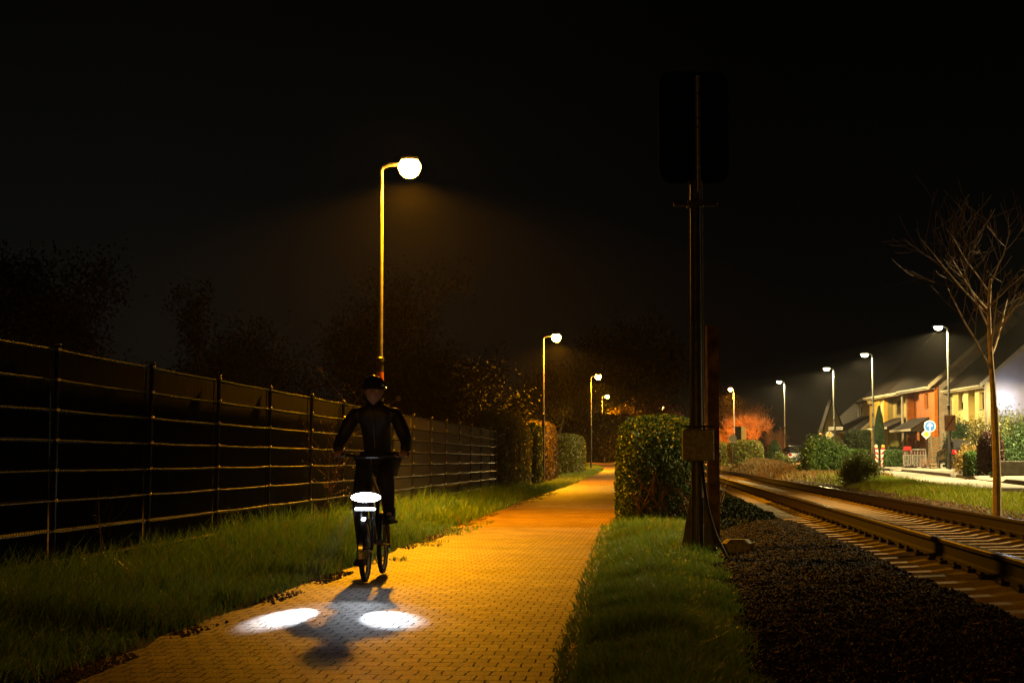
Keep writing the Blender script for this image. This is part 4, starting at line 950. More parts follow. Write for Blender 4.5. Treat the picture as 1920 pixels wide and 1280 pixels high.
# H2 yellow
h2 = house('yellow rendered terraced house with dark recessed porch', 24.0, 107.98, 118.2, Z, 5.2, 9, R(41), M['render_olive'], M['render_olive'])
t = h2.t; y = lambda px, xx=24.0: F * xx / (px - 960) - h2.off.y
m = MB(); hole = [(y(1654), y(1647), zz(775, 115), zz(751, 115))]; wallq(m, 'x', 0, y(1657), h2.y1, 0, h2.ze - .05, .25, hole); m.build('bay_wall', M['render_yellow'], t)
window(t, 'x', .1, *hole[0], M['frame_white'], .7)
m = MB(); hs = [(y(1671), y(1663.5), zz(777, 112), zz(748, 112)), (y(1691.5), y(1684), zz(771, 109), zz(743, 109)), (y(1690), y(1664), .3, 2.2)]
wallq(m, 'x', .6, h2.y0, y(1657), 0, h2.ze - .05, .25, hs); m.box((.425, y(1657) + .125, h2.ze / 2), (.35, .246, h2.ze - .1)); m.build('recess_wall', M['render_olive'], t)
window(t, 'x', .7, *hs[0], M['frame_brown']); window(t, 'x', .7, *hs[1], M['frame_white'], .5); window(t, 'x', .7, *hs[2], M['frame_brown'])
porch(t, .6, h2.y0 + .05, y(1655), zz(802, 111), zz(781, 109), 1.6)
MB().box((-.14, h2.y1 - .9, zz(754, 118)), (.25, .8, .3), None, .02).build('awning_box', M['render_olive'], t)
MB().tube([(-.06, h2.y0 + .12, .1), (-.06, h2.y0 + .12, h2.ze - .1)], .05, 8).build('downpipe', M['fascia'], t, True)
# H1 low gabled house
x1_ = 25.0; t = thing('gabled_house', 'low house with steep tile roof, dormer and small gable, far left of the row', 'house', (x1_, 133, Z)); o1 = Vector(t.location)
yy = lambda px: F * x1_ / (px - 960) - o1.y; zz1 = lambda py, Y: PZ(py, Y) - Z
ya, yb_ = yy(1622), yy(1546); ze1 = 2.65
m = MB(); hs = [(yy(1604), yy(1594), .05, 2.05), (yy(1586), yy(1574), .9, 2.0)]; wallq(m, 'x', 0, ya, yb_, 0, ze1, .25, hs)
m.prism([(.25, 0), (9, 0), (9, ze1), (4.6, ze1 + 3.6), (.25, ze1 + .2)], (0, .2, 0), (0, ya, 0)); m.build('wall', M['render_yellow'], t)
MB().box((.1, (hs[0][0] + hs[0][1]) / 2, 1.05), (.06, hs[0][1] - hs[0][0] - .02, 2.0)).build('door', M['door'], t)
window(t, 'x', .1, *hs[1], M['frame_white'], .9)
mainroof(t, 0, ya, yb_, ze1, 9, R(40))
dm = MB(); d0, d1 = yy(1617), yy(1585); zd0, zd1 = zz1(787, 128), zz1(754, 128)
ds = [(yy(1611), yy(1606), zd0 + .25, zd1 - .15), (yy(1594), yy(1588), zd0 + .25, zd1 - .15)]
wallq(dm, 'x', .9, d0, d1, zd0, zd1, .15, ds); dm.box((2.2, d0 + .08, (zd0 + zd1) / 2), (2.3, .15, zd1 - zd0)); dm.box((2.2, d1 - .08, (zd0 + zd1) / 2), (2.3, .15, zd1 - zd0))
dob = dm.build('dormer', M['render_olive'], t)
for w_ in ds: window(dob, 'x', .95, *w_, M['frame_white'], 0, .06)
MB().box((2.1, (d0 + d1) / 2, zd1 + .06), (2.7, d1 - d0 + .3, .12)).build('dormer_roof', M['roof'], dob)
gw = MB(); zp = zz1(750, 133); ze_ = zz1(803, 133); gy = yy(1577); w_ = 1.25
gw.prism([(-w_ - .02, 0), (-.02, 0), (-.02, ze_ + .25), (-.7, zp), (-w_ - .02, ze_)], (0, 1.3, 0), (0, gy, 0)); gob = gw.build('gable', M['render_olive'], t)
gr_ = MB()
gr_.prism([(-w_ - .2, ze_ - .35), (-.7, zp + .02), (-.7, zp + .16), (-w_ - .3, ze_ - .35)], (0, 1.5, 0), (0, gy - .12, 0))
gr_.prism([(.1, ze_ + .0), (-.7, zp + .02), (-.7, zp + .16), (.2, ze_ + .0)], (0, 1.5, 0), (0, gy - .12, 0))
gr_.build('gable_roof', M['roof'], gob)
# wall lamp
wl = thing('wall_lamp', 'glaring white globe lamp on the pale gable wall', 'wall lamp', (PX(1885, 91.6), 91.72, PZ(753, 91.6)))
MB().ball((0, -.12, 0), .17, 16, 10).build('globe', M['wall_lamp'], wl, True); MB().box((0, .12, .06), (.12, .28, .08), None, .01).build('bracket', M['pole_dark'], wl)
pl = bpy.data.lights.new('wall_lamp_light', 'POINT'); pl.energy = 60; pl.color = (.8, .84, 1); pl.shadow_soft_size = .15
po = bpy.data.objects.new('wall_lamp_light', pl); COL.objects.link(po); po.parent = wl; po.location = (0, -.5, 0)

# ------------------------------------------------------------------ signs and road-works
def post(mb, h, r=.03, lean=0): mb.tube([(0, 0, 0), (lean, 0, h)], r, 8); return mb
Ys = 88.0; zb = pavz(Ys)
t = thing('priority_sign', 'yellow and white diamond sign on a grey post beside the barrier', 'road sign', (PX(1736, Ys), Ys, zb))
H_ = PZ(813, Ys) - zb
post(MB(), H_ + .1, .028, -.02).build('post', M['pole_white'], t, True)
def diamond(par, x, yv, z, r, inner=.62):
    sq = lambda k: [(0, -k), (k, 0), (0, k), (-k, 0)]
    o = MB().prism(sq(r), (0, .02, 0), (x, yv, z)).build('sign_plate', M['sign_white'], par)
    MB().prism(sq(r * inner), (0, .004, 0), (x, yv - .006, z)).build('yellow_face', M['sign_yellow'], o)
diamond(t, -.02, -.06, H_ - .02, .25)
t = thing('direction_sign', 'round blue sign with white upward arrow on a leaning post', 'road sign', (PX(1747.5, Ys - 1), Ys - 1, zb)); H_ = PZ(799, Ys - 1) - zb
post(MB(), H_ + .3, .026, -.14).build('post', M['pole_white'], t, True)
circ = lambda r, n=28: [(r * math.cos(2 * pi * i / n), r * math.sin(2 * pi * i / n)) for i in range(n)]
o = MB().prism(circ(.285), (0, .02, 0), (-.14, -.06, H_)).build('sign_plate', M['sign_white'], t)
MB().prism(circ(.25), (0, .004, 0), (-.14, -.066, H_)).build('blue_face', M['sign_blue'], o)
MB().prism([(-.032, -.2), (.032, -.2), (.032, .05), (.1, -.02), (.15, .02), (0, .19), (-.15, .02), (-.1, -.02), (-.032, .05)], (0, .004, 0), (-.14, -.072, H_)).build('arrow', M['sign_white'], o)
f = MB(); f.box((0, 0, .05), (.3, .4, .1), None, .02); f.box((0, 0, .2), (.3, .36, .09), None, .02); f.box((-.1, 0, .12), (.08, .3, .07)); f.box((.1, 0, .12), (.08, .3, .07)); f.build('foot_block', M['wood'], t)
Yl = 82.35
t = thing('town_sign', 'brownish rectangular sign crossed by a dark red diagonal on lamp post', 'road sign', (PX(1779.5, Yl), Yl - .1, PZ(808, Yl)))
MB().box((0, 0, .375), (.52, .02, .75), None, .03).build('sign_plate', M['town_sign_shaded'], t)
MB().prism([(-.25, .03), (-.2, .03), (.25, .7), (.25, .74), (.2, .74)], (0, .004, 0), (0, -.016, 0)).build('diagonal_bar', M['sign_darkred'], t)
lt = MB(); s_ = .016
for a, b in (((-.12, .44), (-.12, .33)), ((-.12, .33), (-.07, .31)), ((-.07, .31), (-.05, .44)), ((0.0, .42), (0.0, .32)), ((.06, .46), (.09, .44)), ((.09, .46), (.09, .33))):
    d = Vector((b[0] - a[0], 0, b[1] - a[1])); lt.tube([(a[0], -.013, a[1]), (b[0], -.013, b[1])], s_ * .6, 4)
lt.build('lettering', M['sign_darkred'], t)
MB().box((0, .05, .2), (.14, .08, .03)).box((0, .05, .6), (.14, .08, .03)).build('clamp', M['pole_dark'], t)
Yn = 111.8
t = thing('street_name_sign', 'two white street name plates at the lamp beyond the large shrub', 'street sign', (PX(1563.5, Yn), Yn, PZ(803, Yn)))
for x in (-.2, .32):
    o = MB().box((x, -.09, 0), (.36 if x < 0 else .42, .02, .2), None, .01).build('name_plate', M['sign_white'], t); tx = MB()
    for k in range(6): tx.box((x - .13 + k * .05, -.102, random.uniform(-.01, .01)), (.014, .004, .08)); 
    tx.build('lettering', M['sign_black'], o)
MB().box((0.05, -.04, 0), (.8, .04, .03)).build('bracket', M['pole_dark'], t)
t = thing('priority_sign', 'weathered yellow diamond sign above the large green shrub', 'road sign', (PX(1554, 110), 110, float(zt(110)))); H_ = PZ(815, 110) - float(zt(110))
post(MB(), H_, .028).build('post', M['pole_white'], t, True); diamond(t, 0, -.06, H_, .29, .6)
# sign backs near mound
t = thing('round_sign', 'back of a round traffic sign before the mound hedge', 'road sign', (PX(1372.5, 103), 103, .6)); H_ = PZ(822, 103) - .6
post(MB(), H_ + .2, .03).build('post', M['pole_dark'], t, True); MB().prism(circ(.23), (0, .015, 0), (0, -.05, H_)).build('sign_plate', M['panel'], t); MB().torus((0, -.045, H_), .225, .012, (0, 1, 0), 28, 6).build('rim', M['steel'], t, True)
t = thing('signal_box', 'dark rectangular signal housing rising behind the mound hedge', 'signal', (PX(1388, 115), 115, .5)); H_ = PZ(824, 115) - .5
MB().tube([(0, .1, 0), (0, .1, H_ + .2)], .05, 8).build('post', M['pole_dark'], t, True)
MB().box((-.16, 0, H_ + .42), (.33, .34, .86), None, .01).build('case', M['board'], t); MB().box((.16, -.02, H_ + .4), (.28, .3, .9), None, .01).build('lit_side_case', M['render_olive'], t)  # two faces of one box: shaded one painted black, lit one olive
# warning beacons
def beacon(label, px, Y, z, flip, lit, yaw=0.0, dark=False):
    t = thing('warning_beacon', label, 'warning beacon', (PX(px, Y), Y, z), yaw, 'striped warning beacons at the roadworks')
    MB().box((0, 0, .05), (.42, .7, .1), None, .03).build('base', M['rubber'], t)
    b = MB(); b.box((0, 0, .6), (.27, .05, 1.0), None, .015); o = b.build('board', M['sign_white'], t)
    s = MB(); w, hh = .118, .96; n = 4
    for k in range(-1, 4):
        z0 = .12 + k * .31; pts = []
        for xx, dz in ((-w, 0), (w, .24 * flip), (w, .24 * flip + .155), (-w, .155)): pts.append((xx, min(max(z0 + dz + (0 if flip > 0 else .24), .12), 1.08)))
        if len(set(round(p[1], 3) for p in pts)) > 1: s.prism(pts, (0, .004, 0), (0, -.0315, 0))
    s.build('red_stripes', M['sign_red'], o)
    h = MB(); h.box((0, 0, 1.16), (.2, .1, .13), None, .02); h.build('lamp_case', M['sign_red'], t)
    MB().lathe([(.02, -.06), (.085, -.05), (.1, 0), (.085, .05), (.02, .06)], (0, -.01, 1.28), 14, Matrix.Rotation(R(90), 3, 'X')).build('lens', M[lit], t, True)
    return t
beacon('striped beacon half hidden by the small verge shrub, farthest left', 1617.5, 109, pavz(109) - .1, 1, 'amber', .5)
beacon('striped beacon with brightest amber lamp, middle of the three', 1641, 102, pavz(102) - .1, -1, 'amber_pale')
beacon('striped beacon standing right of the other two, stripes rising right', 1654.5, 102.5, pavz(102) - .1, 1, 'amber')
# barrier fence panels
def barrier(label, px0, px1, Y, z, top):
    x0, x1 = PX(px0, Y), PX(px1, Y); w = x1 - x0; t = thing('barrier', label, 'barrier', (x0, Y, z), 0, 'plastic barrier panels at the roadworks'); h = 1.0
    f = MB(); f.box((w / 2, 0, h - .03), (w, .05, .06)); f.box((w / 2, 0, .12), (w, .05, .06)); f.box((.02, 0, h / 2 + .04), (.04, .05, h - .1)); f.box((w - .02, 0, h / 2 + .04), (.04, .05, h - .1)); f.box((w / 2, 0, h - .33), (w - .08, .04, .03)); f.build('frame', M['white_plastic'], t)
    s = MB(); n = int(w / .075)
    for i in range(1, n): s.box((i * w / n, 0.002, .5), (.03, .03, .74))
    s.build('slats', M['white_plastic'], t)
    r_ = MB(); k = 5
    for i in range(k): r_.box(((i + .5) * w / k - .03, -.03, h - .2), (w / k * .48, .012, .22))
    for i in range(k): r_.box(((i + .5) * w / k - .03, -.03, .12), (w / k * .48, .012, .055))
    r_.build('red_blocks', M['sign_darkred'], t)
    for x in (.12, w - .12): MB().box((x, 0, .035), (.2, .5, .07), None, .02).build('foot', M['rubber'], t)
    if top:
        MB().box((w / 2, -.05, h + .02), (w * .95, .06, .22), None, .02).build('red_topper', M['sign_red'], t)
barrier('striped plastic barrier panel with red topper, left of the pair', 1691.5, 1707.5, 94, pavz(94), True)
barrier('white slatted plastic barrier panel joined to the red-topped one', 1708.2, 1735, 93.6, pavz(93.6), False)
# timber screen, bin, crate
Yw = 91; x0, x1 = PX(1739, Yw), PX(1762.5, Yw); zb = pavz(Yw)
t = thing('timber_screen', 'stacked weathered boards forming a screen behind the signs', 'timber screen', (x0, Yw, zb)); w = x1 - x0
for i in range(9):
    MB().box((w / 2 + random.uniform(-.02, .02), random.uniform(-.02, .02), .1 + i * .178), (w * random.uniform(.92, 1.0), .05, .15), None, .006).build('board', M['wood'], t)
MB().box((.03, .05, .85), (.05, .05, 1.6)).box((w - .05, .05, .85), (.05, .05, 1.6)).build('upright', M['wood'], t)
t = thing('wheelie_bin', 'bright green lidded bin beside the lamp post', 'bin', (PX(1769, 89), 89, pavz(89)))
MB().prism([(-.17, 0.08), (.17, .08), (.21, .85), (-.21, .85)], (0, .42, 0), (0, -.2, 0)).build('body', M['bin_green'], t); MB().box((0, .0, .9), (.48, .5, .08), None, .03).build('lid', pmat('bin_lid', (.45, .5, .12), None, 6, .5), t)
for s in (-.16, .16): MB().torus((s, .2, .09), .07, .025, (1, 0, 0), 16, 6).build('wheel', M['rubber'], t)
t = thing('crate', 'white open crate lying on the pavement before the green bin', 'crate', (PX(1769, 86.5), 86.5, pavz(86.5)))
MB().box((0, 0, .24), (.36, .3, .04)).box((-.16, 0, .12), (.04, .3, .2)).box((.16, 0, .12), (.04, .3, .2)).build('frame', M['white_plastic'], t)
MB().box((0, 0, .015), (.38, .32, .03)).build('base', M['white_plastic'], t)
t = thing('letterbox', 'pale boxy letterbox standing on the garden hedge line', 'letterbox', (PX(1722, 104.9), 104.9, pavz(105)))
MB().tube([(0, 0, 0), (0, 0, 1.3)], .04, 8).build('post', M['pole_dark'], t); MB().box((0, 0, 1.42), (.42, .25, .24), None, .02).build('box', M['render_cream'], t)
t = thing('garden_wall', 'dark low garden wall at the right picture edge', 'wall', (PX(1875, 56), 56.6, pavz(56)))
MB().box((1.2, 0, .2), (2.4, .2, .42), None, .01).build('wall', M['kerb'], t); MB().box((1.2, 0, .44), (2.46, .26, .06), None, .01).build('coping', M['kerb'], t)
# cars
def car(label, x, y, z, rz, paint):
    t = thing('parked_car', label, 'car', (x, y, z), rz)   # local +y = forward, rear at -y
    b = MB(); low = [(-2.0, .32), (-2.02, .62), (-1.95, .92), (-1.0, .98), (.9, .95), (1.7, .82), (2.0, .62), (2.02, .32)]
    def shell(prof, w0, w1, mb):
        n = len(prof); vs = []
        for s, wd in ((-1, 0), (1, 0)):
            for yy_, zz_ in prof:
                ww = w0 + (w1 - w0) * min(max((zz_ - .3) / 1.15, 0), 1); ww *= 1 - .09 * max(0, abs(yy_) - 1.5); vs.append((s * ww, yy_, zz_))
        fs = [tuple(range(n)), tuple(range(2 * n - 1, n - 1, -1))] + [(i, i + n, (i + 1) % n + n, (i + 1) % n) for i in range(n)]
        mb.add(vs, fs)
    shell(low, .88, .8, b); o = b.build('body', paint, t)
    cb_ = MB(); shell([(-1.85, .93), (-1.5, 1.4), (-.9, 1.47), (.1, 1.45), (.95, .94)], .86, .62, cb_); cb_.build('cabin', paint, t)
    g = MB()
    g.add([(-.6, -1.83, 1.0), (.6, -1.83, 1.0), (.53, -1.56, 1.36), (-.53, -1.56, 1.36)], [(0, 1, 2, 3)]); g.build('rear_window', M['glass'], t)
    g = MB(); g.add([(-.62, .86, 1.0), (.62, .86, 1.0), (.54, .22, 1.42), (-.54, .22, 1.42)], [(0, 1, 2, 3)]); g.build('windscreen', M['glass'], t)
    for s in (-1, 1):
        g = MB(); g.add([(s * .79, -1.5, 1.0), (s * .79, .7, 1.0), (s * .69, .15, 1.39), (s * .68, -1.3, 1.38)], [(0, 1, 2, 3)]); g.build('side_window', M['glass'], t)
        MB().box((s * .68, -1.96, .8), (.24, .08, .22), None, .02).build('taillight', M['taillight'], t)
        MB().box((s * .62, 1.9, .66), (.3, .1, .14), None, .02).build('headlight', M['white_plastic'], t)
        for yw in (-1.25, 1.28):
            wv = MB().torus((s * .76, yw, .31), .22, .09, (1, 0, 0), 22, 8).build('wheel', M['rubber'], t, True)
            MB().lathe([(.02, -.06), (.19, -.06), (.2, .06), (.02, .06)], (s * .76, yw, .31), 14, Matrix.Rotation(R(90), 3, 'Y')).build('rim', M['steel'], wv)
    MB().box((0, -2.03, .45), (1.5, .08, .2), None, .03).build('bumper', paint, t); MB().box((0, -2.02, .72), (.5, .02, .11)).build('licence_plate', M['plate'], t)
    return t
car('black parked car with a red taillight behind the golden shrub', PX(1785, 84.5) + .9, 86.6, pavz(86), -.05, M['carblack'])
car('dark car parked on the road behind the large green shrub', PX(1499, 122), 124, float(zt(122)) + .005, .0, M['carblue'])

# ------------------------------------------------------------------ bicycle and rider
by = 14.25; bx_ = PX(690, by) + .02; th = pi - .06        # local +y (forward) turned towards the camera
bike = thing('bicycle', 'dark city bicycle with blazing white front light on the path', 'bicycle', (bx_, by + .5, 0.006), th)
def wheel(y):
    w = MB().torus((0, y, .255), .235, .021, (1, 0, 0), 44, 8).build('wheel', M['rubber'], bike, True); w.name = 'wheel'
    MB().torus((0, y, .255), .211, .009, (1, 0, 0), 40, 6).build('rim', M['steel'], w, True)
    s = MB()
    for i in range(20):
        g = 2 * pi * i / 20; s.tube([((-1) ** i * .022, y, .255), (0, y + .21 * math.cos(g), .255 + .21 * math.sin(g))], .0012, 3)
    s.tube([(-.045, y, .255), (.045, y, .255)], .018, 10); s.build('spokes', M['chrome'], w)
wheel(.53); wheel(-.52)
f = MB(); bb = (0, -.06, .29); hd0 = (0, .36, .72); hd1 = (0, .31, .9); stp = (0, -.24, .82)
f.tube([bb, hd0], .02, 8).tube([(0, -.2, .7), hd1], .017, 8).tube([bb, stp], .018, 8).tube([hd0, hd1], .023, 8)
for s in (-1, 1): f.tube([(s * .05, -.52, .255), (s * .03, -.06, .29)], .01, 6).tube([(s * .05, -.52, .255), (s * .02, -.22, .72)], .008, 6)
f.build('frame', M['bikepaint'], bike, True)
f = MB(); f.tube([(0, .36, .72), (0, .375, .7)], .025, 8)
for s in (-1, 1): f.tube([(0, .37, .71), (s * .05, .42, .6), (s * .052, .53, .255)], [.016, .015, .011], 8)
f.build('fork', M['bikepaint'], bike, True)
hb = MB(); hb.tube([(0, .31, .9), (0, .3, 1.0)], .016, 8); hb.tube([(-.3, .25, 1.02), (-.22, .3, 1.02), (-.08, .35, 1.0), (.08, .35, 1.0), (.22, .3, 1.02), (.3, .25, 1.02)], .0125, 8); hb = hb.build('handlebar', M['bikepaint'], bike, True)
for s in (-1, 1):
    MB().tube([(s * .31, .242, 1.02), (s * .215, .3, 1.021)], .0165, 8).build('grip', M['rubber'], hb, True)
    MB().tube([(s * .2, .315, 1.02), (s * .24, .345, 1.005), (s * .3, .31, .99)], .006, 6).build('brake_lever', M['steel'], hb, True)
sd = MB(); sd.add([(-.075, -.36, .88), (.075, -.36, .88), (.02, -.1, .875), (-.02, -.1, .875), (-.07, -.36, .93), (.07, -.36, .93), (.018, -.1, .915), (-.018, -.1, .915)], [(3, 2, 1, 0), (4, 5, 6, 7), (0, 1, 5, 4), (1, 2, 6, 5), (2, 3, 7, 6), (3, 0, 4, 7)]); sd.tube([(0, -.24, .8), (0, -.25, .88)], .014, 8); sd.build('saddle', M['rubber'], bike, True)
for y_, a0, a1 in ((.53, 0, 0), (-.52, 0, 0)):
    g = MB(); pr = []
    for i in range(17):
        an = R(-12 + 140 * i / 16) if y_ > 0 else R(40 + 150 * i / 16); pr.append((an))
    vs = []; fs = []
    for an in pr:
        for xx, rr in ((-.03, .262), (-.016, .278), (.016, .278), (.03, .262)): vs.append((xx, y_ + rr * math.cos(an), .255 + rr * math.sin(an)))
    for i in range(16):
        for j_ in range(3): fs.append((i * 4 + j_, i * 4 + j_ + 1, i * 4 + 5 + j_, i * 4 + 4 + j_))
    g.add(vs, fs).build('mudguard', M['chrome'], bike, True)
ck = MB(); ck.tube([(-.07, -.06, .29), (.07, -.06, .29)], .02, 10); ck.lathe([(.02, -.003), (.09, -.003), (.09, .003), (.02, .003)], (.055, -.06, .29), 20, Matrix.Rotation(R(90), 3, 'Y'))
ck.tube([(.07, -.06, .29), (.075, -.05, .12)], .011, 6).tube([(-.07, -.06, .29), (-.075, -.07, .46)], .011, 6); ck.build('crank', M['steel'], bike)
MB().box((.13, -.05, .115), (.1, .08, .022), None, .004).build('pedal', M['rubber'], bike); MB().box((-.13, -.07, .462), (.1, .08, .022), None, .004).build('pedal', M['rubber'], bike)
hl = MB(); hl.lathe([(.03, -.05), (.045, -.02), (.05, .02), (.052, .028)], (0, .5, .675), 16, Matrix.Rotation(R(-86), 3, 'X'), 2.5, .8); hl.box((0, .44, .675), (.03, .1, .02)); hl = hl.build('headlight', M['bikepaint'], bike, True); MB().tube([(-.07, .44, .59), (-.07, .55, .585), (.07, .55, .585), (.07, .44, .59), (0, .42, .62)], .007, 6).build('front_carrier', M['bikepaint'], bike, True)
MB().lathe([(.048, 0), (.044, .012), (.03, .02), (.01, .023)], (0, .528, .677), 18, Matrix.Rotation(R(-86), 3, 'X'), 2.5, .8).build('lens', M['bikelight'], hl, True)
MB().box((0, .555, .585), (.17, .02, .022), None, .008).build('led_strip', M['ledstrip'], bike)
for tx_, ty_, pw, ca_, sx2, sy2 in ((PX(538, 11.2), 11.2, 2700, 7.6, 1.0, 1.0), (PX(738, 11.1), 11.1, 560, 8.4, 1.0, .68), (PX(640, 11.4), 11.6, 34, 34, 1.0, .45)):
    loc = Vector((0, .62, .69))
    wl_ = Matrix.Translation(bike.location) @ Matrix.Rotation(th, 4, 'Z'); tl = wl_.inverted() @ Vector((tx_, ty_, 0))
    spot('headlight_beam', bike, loc, pw, (.88, .93, 1), .02, ca_, .9, tl, sx2, sy2)

# rider: one skin-grown body, posed on the bicycle
def skin_mesh(nm, verts, edges, radii, root=0, sub=2):
    me = bpy.data.meshes.new(nm); me.from_pydata([tuple(v) for v in verts], edges, []); o = bpy.data.objects.new(nm, me); COL.objects.link(o)
    md = o.modifiers.new('skin', 'SKIN')
    me.skin_vertices[0].data[root].use_root = True
    for i, r in enumerate(radii): me.skin_vertices[0].data[i].radius = (r, r) if not hasattr(r, '__len__') else r
    md.branch_smoothing = .6; md.use_smooth_shade = True
    if sub: s = o.modifiers.new('sub', 'SUBSURF'); s.levels = sub; s.render_levels = sub
    bpy.context.view_layer.update(); dg = bpy.context.evaluated_depsgraph_get()
    out = bpy.data.meshes.new_from_object(o.evaluated_get(dg)); bpy.data.objects.remove(o); return out
rider = thing('person', 'cyclist in black jacket and helmet riding towards the camera', 'person', bike.location, th)
J = {}; V_ = []; E_ = []; Rd = []
def jt(n, p, r, par=None):
    J[n] = len(V_); V_.append(p); Rd.append(r)
    if par: E_.append((J[par], J[n]))
def skeleton(k=1.0, hands=True, add=0.0):
    V_.clear(); E_.clear(); Rd.clear(); J.clear()
    jt('pelvis', (0, -.24, .97), .125 + add); jt('waist', (0, -.17, 1.1), .12 + add, 'pelvis'); jt('chest', (0, -.07, 1.26), .135 + add, 'waist'); jt('upper', (0, .0, 1.36), .1 + add, 'chest'); jt('neck', (0, .04, 1.44), .055, 'upper')
    for s, n in ((-1, 'l'), (1, 'r')):
        jt('sh' + n, (s * .17, .0, 1.36), .07 + add, 'upper'); jt('el' + n, (s * .27, .08, 1.15), .042 + add, 'sh' + n); jt('fa' + n, (s * .285, .17, 1.085), .036 + add, 'el' + n); jt('wr' + n, (s * .272, .235, 1.045), .028 + add, 'fa' + n)
        kn = (s * .115, .16, .86) if s < 0 else (s * .11, .1, .6); an = (s * .11, -.09, .55) if s < 0 else (s * .11, -.1, .2)
        jt('hp' + n, (s * .1, -.2, .94), .09 + add, 'pelvis'); jt('th' + n, tuple((Vector((s * .1, -.2, .94)) + Vector(kn)) / 2), .078 + add, 'hp' + n); jt('kn' + n, kn, .06 + add, 'th' + n); jt('ca' + n, tuple(Vector(kn) * .65 + Vector(an) * .35 + Vector((0, -.02, 0))), .057 + add, 'kn' + n); jt('an' + n, an, .038 + add, 'ca' + n)
        jt('ft' + n, (s * .115, an[1] + .09, an[2] - .06), .035, 'an' + n); jt('to' + n, (s * .12, an[1] + .17, an[2] - .07), .026, 'ft' + n)
skeleton(add=-.022)
body = skin_mesh('body', V_, E_, Rd)
import bmesh
bm = bmesh.new(); bm.from_mesh(body)
def addmb(mb):
    me = bpy.data.meshes.new('tmp'); me.from_pydata(mb.v, [], mb.f); bm.from_mesh(me); bpy.data.meshes.remove(me)
# head with nose, brow, chin, ears
hc = Vector((0, .085, 1.545)); hm = MB(); vs = []; fs = []; nk, nj = 22, 28
for i in range(nk + 1):
    ph = pi * i / nk - pi / 2
    for j_ in range(nj):
        g = 2 * pi * j_ / nj; dx, dy, dz = math.cos(ph) * math.sin(g), math.cos(ph) * math.cos(g), math.sin(ph)
        x, y_, z = dx * .074, dy * .094, dz * .115
        if dz < 0: x *= 1 - .28 * (-dz) ** 1.5; y_ *= 1 - .1 * (-dz)
        front = max(dy, 0) ** 2
        nose = math.exp(-(dx / .16) ** 2 - ((dz + .12) / .2) ** 2) * front * .02
        brow = math.exp(-((dz - .16) / .1) ** 2) * front * .004; eye = -math.exp(-((abs(dx) - .36) / .16) ** 2 - ((dz - .03) / .1) ** 2) * front * .008
        lips = math.exp(-(dx / .3) ** 2 - ((dz + .5) / .07) ** 2) * front * .006; chin = math.exp(-(dx / .3) ** 2 - ((dz + .82) / .14) ** 2) * max(dy, 0) * .014
        y_ += nose + brow + eye + lips + chin
        ear = math.exp(-((dy + .05) / .16) ** 2 - ((dz + .02) / .24) ** 2) * .016; x += math.copysign(ear, dx) if abs(dx) > .5 else 0
        vs.append(hc + Vector((x, y_, z)))
for i in range(nk):
    for j_ in range(nj): fs.append((i * nj + j_, i * nj + (j_ + 1) % nj, (i + 1) * nj + (j_ + 1) % nj, (i + 1) * nj + j_))
hm.add(vs, fs); addmb(hm)
# hands: palm and five fingers curled round the grips
for s in (-1, 1):
    hv = []; he = []; hr = []
    def hj(p, r, par=None):
        hv.append(p); hr.append(r)
        if par is not None: he.append((par, len(hv) - 1))
        return len(hv) - 1
    ax = (Vector((s * .3, .25, 1.02)) - Vector((s * .22, .3, 1.02))).normalized()      # along the grip, outwards
    gc = Vector((s * .262, .272, 1.02)); bk = Vector((s * .272, .235, 1.045))
    w0 = hj(bk, .024); pm = hj(bk.lerp(gc, .45) + Vector((0, 0, .012)), (.03, .02), w0)
    fwd = Vector((0, 1, 0)) - ax * ax.y; fwd.normalize(); up = Vector((0, 0, 1))
    for k, (o_, L1) in enumerate(((-.033, 1.0), (-.012, 1.08), (.01, 1.03), (.031, .85))):
        c0 = gc + ax * o_; rr = .0265
        kn_ = hj(c0 + up * rr * .9 - fwd * .006, .0095, pm)
        a = hj(c0 + up * rr * .75 + fwd * rr * .75 * L1, .0088, kn_); b_ = hj(c0 - up * rr * .35 + fwd * rr * 1.0 * L1, .0082, a); hj(c0 - up * rr * .98 + fwd * rr * .2, .007, b_)
    a = hj(gc - ax * .045 - fwd * .012 + up * .012, .0105, pm); b_ = hj(gc - ax * .06 + fwd * .008 - up * .012, .009, a); hj(gc - ax * .05 + fwd * .022 - up * .024, .0075, b_)
    me = skin_mesh('hand', hv, he, hr, 0, 1); bm.from_mesh(me); bpy.data.meshes.remove(me)
bm.to_mesh(body); bm.free()
bo = bpy.data.objects.new('body', body); COL.objects.link(bo)
rm_ = bo.modifiers.new('remesh', 'REMESH'); rm_.mode = 'VOXEL'; rm_.voxel_size = .0065; rm_.use_smooth_shade = True
bpy.context.view_layer.update(); dg = bpy.context.evaluated_depsgraph_get(); me = bpy.data.meshes.new_from_object(bo.evaluated_get(dg)); bpy.data.objects.remove(bo)
me.materials.clear(); me.materials.append(M['skin']); me.name = 'body'; link('body', me, rider)
def cloth(nm, names, add, mat):
    skeleton(); ks = [n for n in J if n in names]; idx = {n: i for i, n in enumerate(ks)}; inv = {v: k for k, v in J.items()}
    ed = [(idx[inv[a]], idx[inv[b]]) for a, b in E_ if inv[a] in idx and inv[b] in idx]
    sc_ = {'pelvis': .92, 'upper': 1.12, 'neck': 1.1} if nm == 'jacket' else {'pelvis': .85}
    r = [Rd[J[n]] * sc_.get(n, 1) + (add if n[:2] not in ('sh', 'wr') else add * .7) for n in ks]; me = skin_mesh(nm, [V_[J[n]] for n in ks], ed, r); me.materials.append(mat); return link(nm, me, rider)
